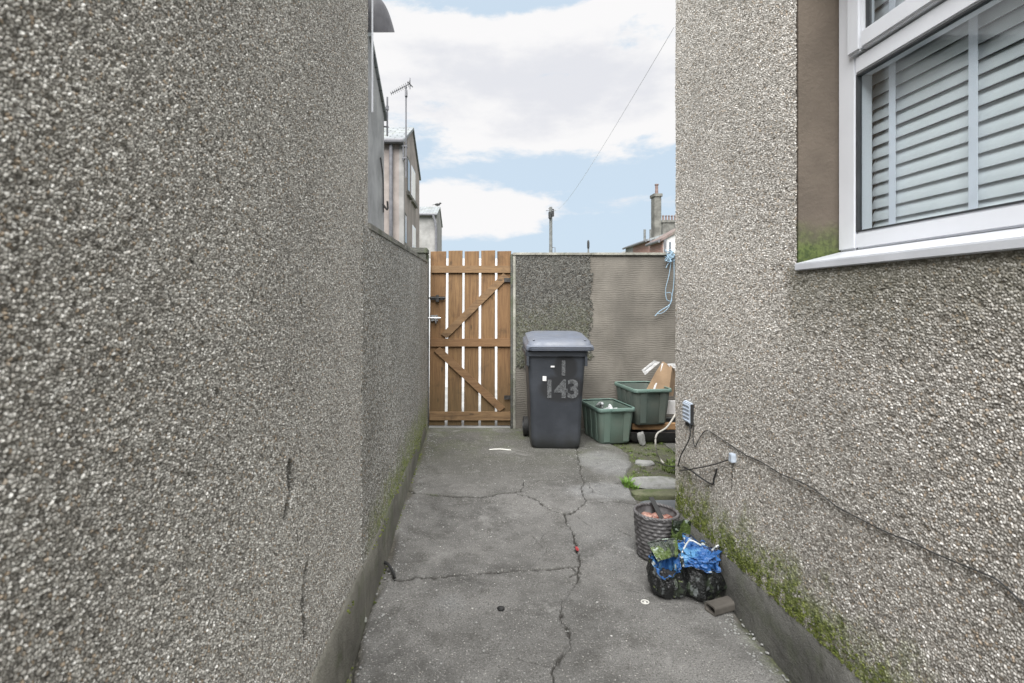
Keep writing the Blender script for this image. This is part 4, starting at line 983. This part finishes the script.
for yy in (146,158): box(b, sx-.02, q(407,0).x, yp-.02, 12.12, q(0,yy).z-.015, q(0,yy).z+.015)
cyl(b, q(403.3,144), q(403.3,160), .02, 6); obj('bracket', b, M['zincdark'], AE, True)
A2 = thing('aerial_mast', 'short bare aerial mast bracketed to the nearest pale house gable', 'aerial', (-1.56,9.42,4.4))
yp = 9.44
b = BM(); cyl(b, q(387.3,136), q(387.3,97), .016, 8); obj('mast', b, M['zincdark'], A2, True)
b = BM(); cyl(b, q(379,108), q(388.5,108), .014, 6); cyl(b, q(387.3,110), q(387.3,106), .03, 6); obj('bracket', b, M['zincdark'], A2, True)
b = BM(); cyl(b, q(379,126), q(388.5,127), .014, 6); obj('bracket', b, M['zincdark'], A2, True)

# ------------------------------------------------------------------ far houses, right
def terrace(name, label, x0, x1, y0, y1, ze, zr, wm, rm):
    """ridge runs along y; gable end faces the viewer"""
    t_ = thing(name, label, 'house', ((x0+x1)/2,(y0+y1)/2,0)); xm = (x0+x1)/2
    b = BM(); prism(b, [(x0,y0,-.06),(x1,y0,-.06),(x1,y0,ze),(xm,y0,zr),(x0,y0,ze)], (0,y1-y0,0)); obj('wall', b, wm, t_, True)
    b = BM()
    for s0, s1 in ((x0-.15,xm),(x1+.15,xm)):
        prism(b, [(s0,y0-.1,ze-.07),(s1,y0-.1,zr+.02),(s1,y0-.1,zr+.14),(s0,y0-.1,ze+.05)], (0,y1-y0+.1,0))
    obj('roof', b, rm, t_, True)
    b = BM(); cyl(b,(x0-.2,y0,ze-.05),(x0-.2,y1,ze-.05),.07,8); cyl(b,(x0+.05,y0-.08,ze),(x0+.05,y0-.08,0),.06,8); obj('gutter', b, M['zincdark'], t_, True); return t_
def chimney(t_, cx_, cy_, w, d, z0, z1, pots, mat, pr=.11, ph=.45):
    b = BM(); box(b,cx_-w/2,cx_+w/2,cy_-d/2,cy_+d/2,z0,z1,.02); box(b,cx_-w/2-.06,cx_+w/2+.06,cy_-d/2-.06,cy_+d/2+.06,z1-.16,z1+.03,.02); ch = obj('chimney', b, mat, t_, True)
    for px_ in pots:
        b = BM(); lathe(b, [(pr*1.1,z1+.03),(pr*.85,z1+.06),(pr*.8,z1+ph-.08),(pr*1.1,z1+ph-.05),(pr*1.1,z1+ph),(pr*.7,z1+ph)], 14, c=(px_,cy_,0)); p = obj('pot', b, M['pot']); p.parent = ch
# white gable partly behind the house corner
Y0 = 24; x0 = (663.5-CX)/F*Y0
HW = terrace('terrace_house', 'white gabled house with small window and brick side above right end of back wall', x0, x0+5.4, Y0, Y0+1.75, CH+(HY-240)/F*Y0, CH+(HY-208)/F*Y0, M['h_white'], M['redslate'])
b = BM(); box(b,x0-.03,x0-.002,Y0+.02,Y0+1.75,0,CH+(HY-240.5)/F*Y0); obj('side_wall', b, M['brick'], HW, True)
b = BM(); xa, xb = (668-CX)/F*Y0, (671.5-CX)/F*Y0; box(b,xa,xb,Y0-.03,Y0+.02,CH+(HY-256)/F*Y0,CH+(HY-241)/F*Y0); w = obj('window', b, M['upvc'], HW, True)
b = BM(); box(b,xa+.04,xb-.04,Y0-.035,Y0-.028,CH+(HY-255)/F*Y0,CH+(HY-242)/F*Y0); p = obj('pane', b, M['glassdark']); p.parent = w
Y1 = 31; x0 = (649.5-CX)/F*Y1
HB = terrace('terrace_house', 'brick terrace house carrying the tall square stone chimney', x0, x0+5.6, Y1, Y1+3.2, CH+(HY-240)/F*Y1, CH+(HY-227)/F*Y1, M['brick'], M['slate'])
xc_ = (658.8-CX)/F*Y1; chimney(HB, xc_, Y1+.45, .42, .6, 4.5, CH+(HY-195)/F*(Y1+.45), [xc_+.03], M['greystone'], .11, .65)
Y2 = 37; x0 = (640-CX)/F*Y2
HC = terrace('terrace_house', 'slate roofed terrace house with thin flues, left of the tall stone chimney', x0, x0+5.8, Y2, Y2+3.5, CH+(HY-243)/F*Y2, CH+(HY-231)/F*Y2, M['h_grey'], M['slate'])
for px_ in (644.7,650.6): 
    b = BM(); xx = (px_-CX)/F*(Y2+1); cyl(b,(xx,Y2+1,5.3),(xx,Y2+1,CH+(HY-229.5)/F*(Y2+1)),.09,8); obj('flue', b, M['pole'], HC, True)
Y3 = 44; x0 = (626-CX)/F*Y3
HD = terrace('terrace_house', 'farthest low grey terrace house, its roof sloping down to the back wall top', x0, x0+6.2, Y3, Y3+3.5, CH+(HY-253)/F*Y3, CH+(HY-237)/F*Y3, M['h_grey'], M['slate'])
# bank of pots behind
Y4 = 34; xx = [(p_-CX)/F*Y4 for p_ in (664.5,667.5,670.5,673.5,676.5)]
HE = terrace('terrace_house', 'terrace house half hidden by right wall, topped by a row of chimney pots', (663-CX)/F*Y4+.4, (663-CX)/F*Y4+6.6, Y4+3.2, Y4+8, 5.2, 6.3, M['h_grey'], M['redslate'])
chimney(HE, sum(xx)/5*1.1, Y4+3.7, 1.1, .5, 5.0, CH+(HY-221)/F*(Y4+3.7), [v*1.1 for v in xx], M['greystone'], .075, .40)

# telegraph pole, small post and the service wire
TP = thing('telegraph_pole', 'tall wooden telegraph pole with black boxes at its top', 'telegraph pole', (P(550.8,250,32).x,32,0))
px0 = P(550.8,250,32).x; zt = P(0,207,32).z
b = BM(); tube(b, [(px0,32,-.06),(px0,32,zt)], lambda u: .125-.035*u, 12, sm=False); obj('shaft', b, M['pole'], TP, True)
b = BM(); box(b,px0-.16,px0-.02,31.75,31.95,zt-.75,zt-.32,.03); box(b,px0+.03,px0+.17,31.75,31.95,zt-.62,zt-.15,.03); obj('junction_boxes', b, M['rubber'], TP, True)
b = BM(); cyl(b,(px0-.3,32,zt-.22),(px0+.3,32,zt-.22),.02,6); cyl(b,(px0-.15,32,zt-.1),(px0+.15,32,zt-.25),.02,6); obj('crossbar', b, M['zincdark'], TP, True)
b = BM(); tube(b, [(px0+.1,32,P(0,247.5,32).z),(px0+.26,32,P(0,247.5,32).z),(px0+.26,32,P(0,254,32).z)], .022, 6, sm=False); obj('step', b, M['zincdark'], TP, True)
SP = thing('lamp_post', 'tiny dark topped post just showing above the back wall', 'post', (P(588.3,250,30).x,30,0))
px1 = P(588.3,250,30).x
b = BM(); cyl(b,(px1,30,-.06),(px1,30,P(0,247,30).z),.045,8); obj('shaft', b, M['pole'], SP, True)
b = BM(); lathe(b, [(.04,0),(.07,.1),(.07,.38),(.05,.48),(.01,.52)], 12, c=(px1,30,P(0,249,30).z)); obj('head', b, M['rubber'], SP, True)
b = BM(); a_ = Vector((1.20,3.10,3.04)); e_ = Vector((px0+.05,31.9,zt-.2)); pts = []
for i in range(25):
    u = i/24; u2 = u**1.5; p = a_.lerp(e_, u2); p.z -= 1.1*4*u2*(1-u2)*.35; pts.append(p)
tube(b, pts, lambda u: .0014+.0045*u, 6, sm=False); tag(obj('overhead_wire', b, M['wire']), 'thin overhead wire running from the right house to telegraph pole', 'wire')

# ------------------------------------------------------------------ camera, sky, light
cam = bpy.data.cameras.new('camera'); co = bpy.data.objects.new('camera', cam); COL.objects.link(co); sc.camera = co
co.location = (0,0,CH); co.rotation_euler = (R(90),0,0)
cam.sensor_width = 36; cam.lens = 36*F/1024; cam.shift_x = (512-CX)/1024; cam.shift_y = -(341.5-HY)/1024; cam.dof.use_dof = True; cam.dof.focus_distance = 3.2; cam.dof.aperture_fstop = 6.3; cam.clip_start = .02; cam.clip_end = 1000
SUN_EL, SUN_AZ = 54, -166                    # azimuth from +Y towards +X
w = bpy.data.worlds.new('World'); sc.world = w; w.use_nodes = True; nt = w.node_tree; nt.nodes.clear()
class WT(T):
    def __init__(s): s.nt = nt; s.tc = nt.nodes.new('ShaderNodeTexCoord').outputs['Generated']
t = WT()
sky = t.n('TexSky', {'sky_type': 'NISHITA', 'sun_disc': False, 'sun_elevation': R(SUN_EL), 'sun_rotation': R(SUN_AZ), 'air_density': 1.0, 'dust_density': 2.0, 'ozone_density': 1.5}).outputs[0]
dx, dy, dz = t.xyz()
az = t.math('ARCTAN2', dx, dy); el = t.math('ARCSINE', dz)
vec = t.n('CombineXYZ', _0=t.math('MULTIPLY', az, .8), _1=t.math('MULTIPLY', el, 2.0), _2=.37).outputs[0]
n1 = t.noise(6.5, 10, .62, vec, .15); n2 = t.noise(2.3, 6, .5, vec, .2)
def ell(a0, e0, ra, re, s0):
    A_ = t.math('POWER', t.math('ABSOLUTE', t.math('DIVIDE', t.math('SUBTRACT', az, R(a0)), R(ra))), 2.0)
    B_ = t.math('POWER', t.math('ABSOLUTE', t.math('DIVIDE', t.math('SUBTRACT', el, R(e0)), R(re))), 2.0)
    return t.math('MULTIPLY', t.ramp(t.math('ADD', A_, B_), 0, 1.6, 1, 0), s0)
cov = t.ramp(el, R(13), R(18), -.14, .20)                 # big cloud sheet high, open blue below it
cov = t.math('ADD', cov, ell(0, 10.0, 9, 3.6, .40))       # low heap of cloud
cov = t.math('ADD', cov, t.ramp(el, R(3.5), R(6), .12, 0))
cov = t.math('ADD', cov, ell(17, 10, 5, 1.4, .12))
cov = t.math('SUBTRACT', cov, ell(3, 31.5, 16, 2.6, .36))
cov = t.math('SUBTRACT', cov, ell(-6, 17.5, 4, 2.5, .16))
m = t.ramp(t.math('ADD', n1, cov), .45, .62)
n3 = t.noise(12, 8, .6, t.n('VectorMath', {'operation': 'ADD'}, _0=vec, _1=(0,.035,0)).outputs[0])
shade = t.ramp(t.math('ADD', t.math('ADD', n2, t.math('MULTIPLY', n3, .45)), t.math('SUBTRACT', t.math('MULTIPLY', t.math('ADD', ell(0, 11.5, 10, 5, 1), t.ramp(el, R(25), R(29))), .25), ell(4, 21, 22, 3.6, .16))), .60, .86)
cl = t.mix(shade, (6.5,6.6,7.0), (7.9,7.85,7.9))
skyc = t.mix(.92, sky, (5.3,6.4,7.5))
colr = t.mix(m, skyc, cl)
bg = t.n('Background', Color=colr, Strength=.05); ow = nt.nodes.new('ShaderNodeOutputWorld'); nt.links.new(bg.outputs[0], ow.inputs[0])
sl = bpy.data.lights.new('sun','SUN'); sl.energy = 4.3; sl.angle = R(62); sl.color = (1,.995,.985); so_ = bpy.data.objects.new('sun', sl); COL.objects.link(so_)
dv = Vector((math.sin(R(SUN_AZ))*math.cos(R(SUN_EL)), math.cos(R(SUN_AZ))*math.cos(R(SUN_EL)), math.sin(R(SUN_EL)))); so_.rotation_euler = dv.to_track_quat('Z','Y').to_euler()
sc.view_settings.view_transform = 'Standard'; sc.view_settings.look = 'None'; sc.view_settings.exposure = 1.28; sc.view_settings.gamma = 1
sc.cycles.max_bounces = 5; sc.cycles.diffuse_bounces = 3
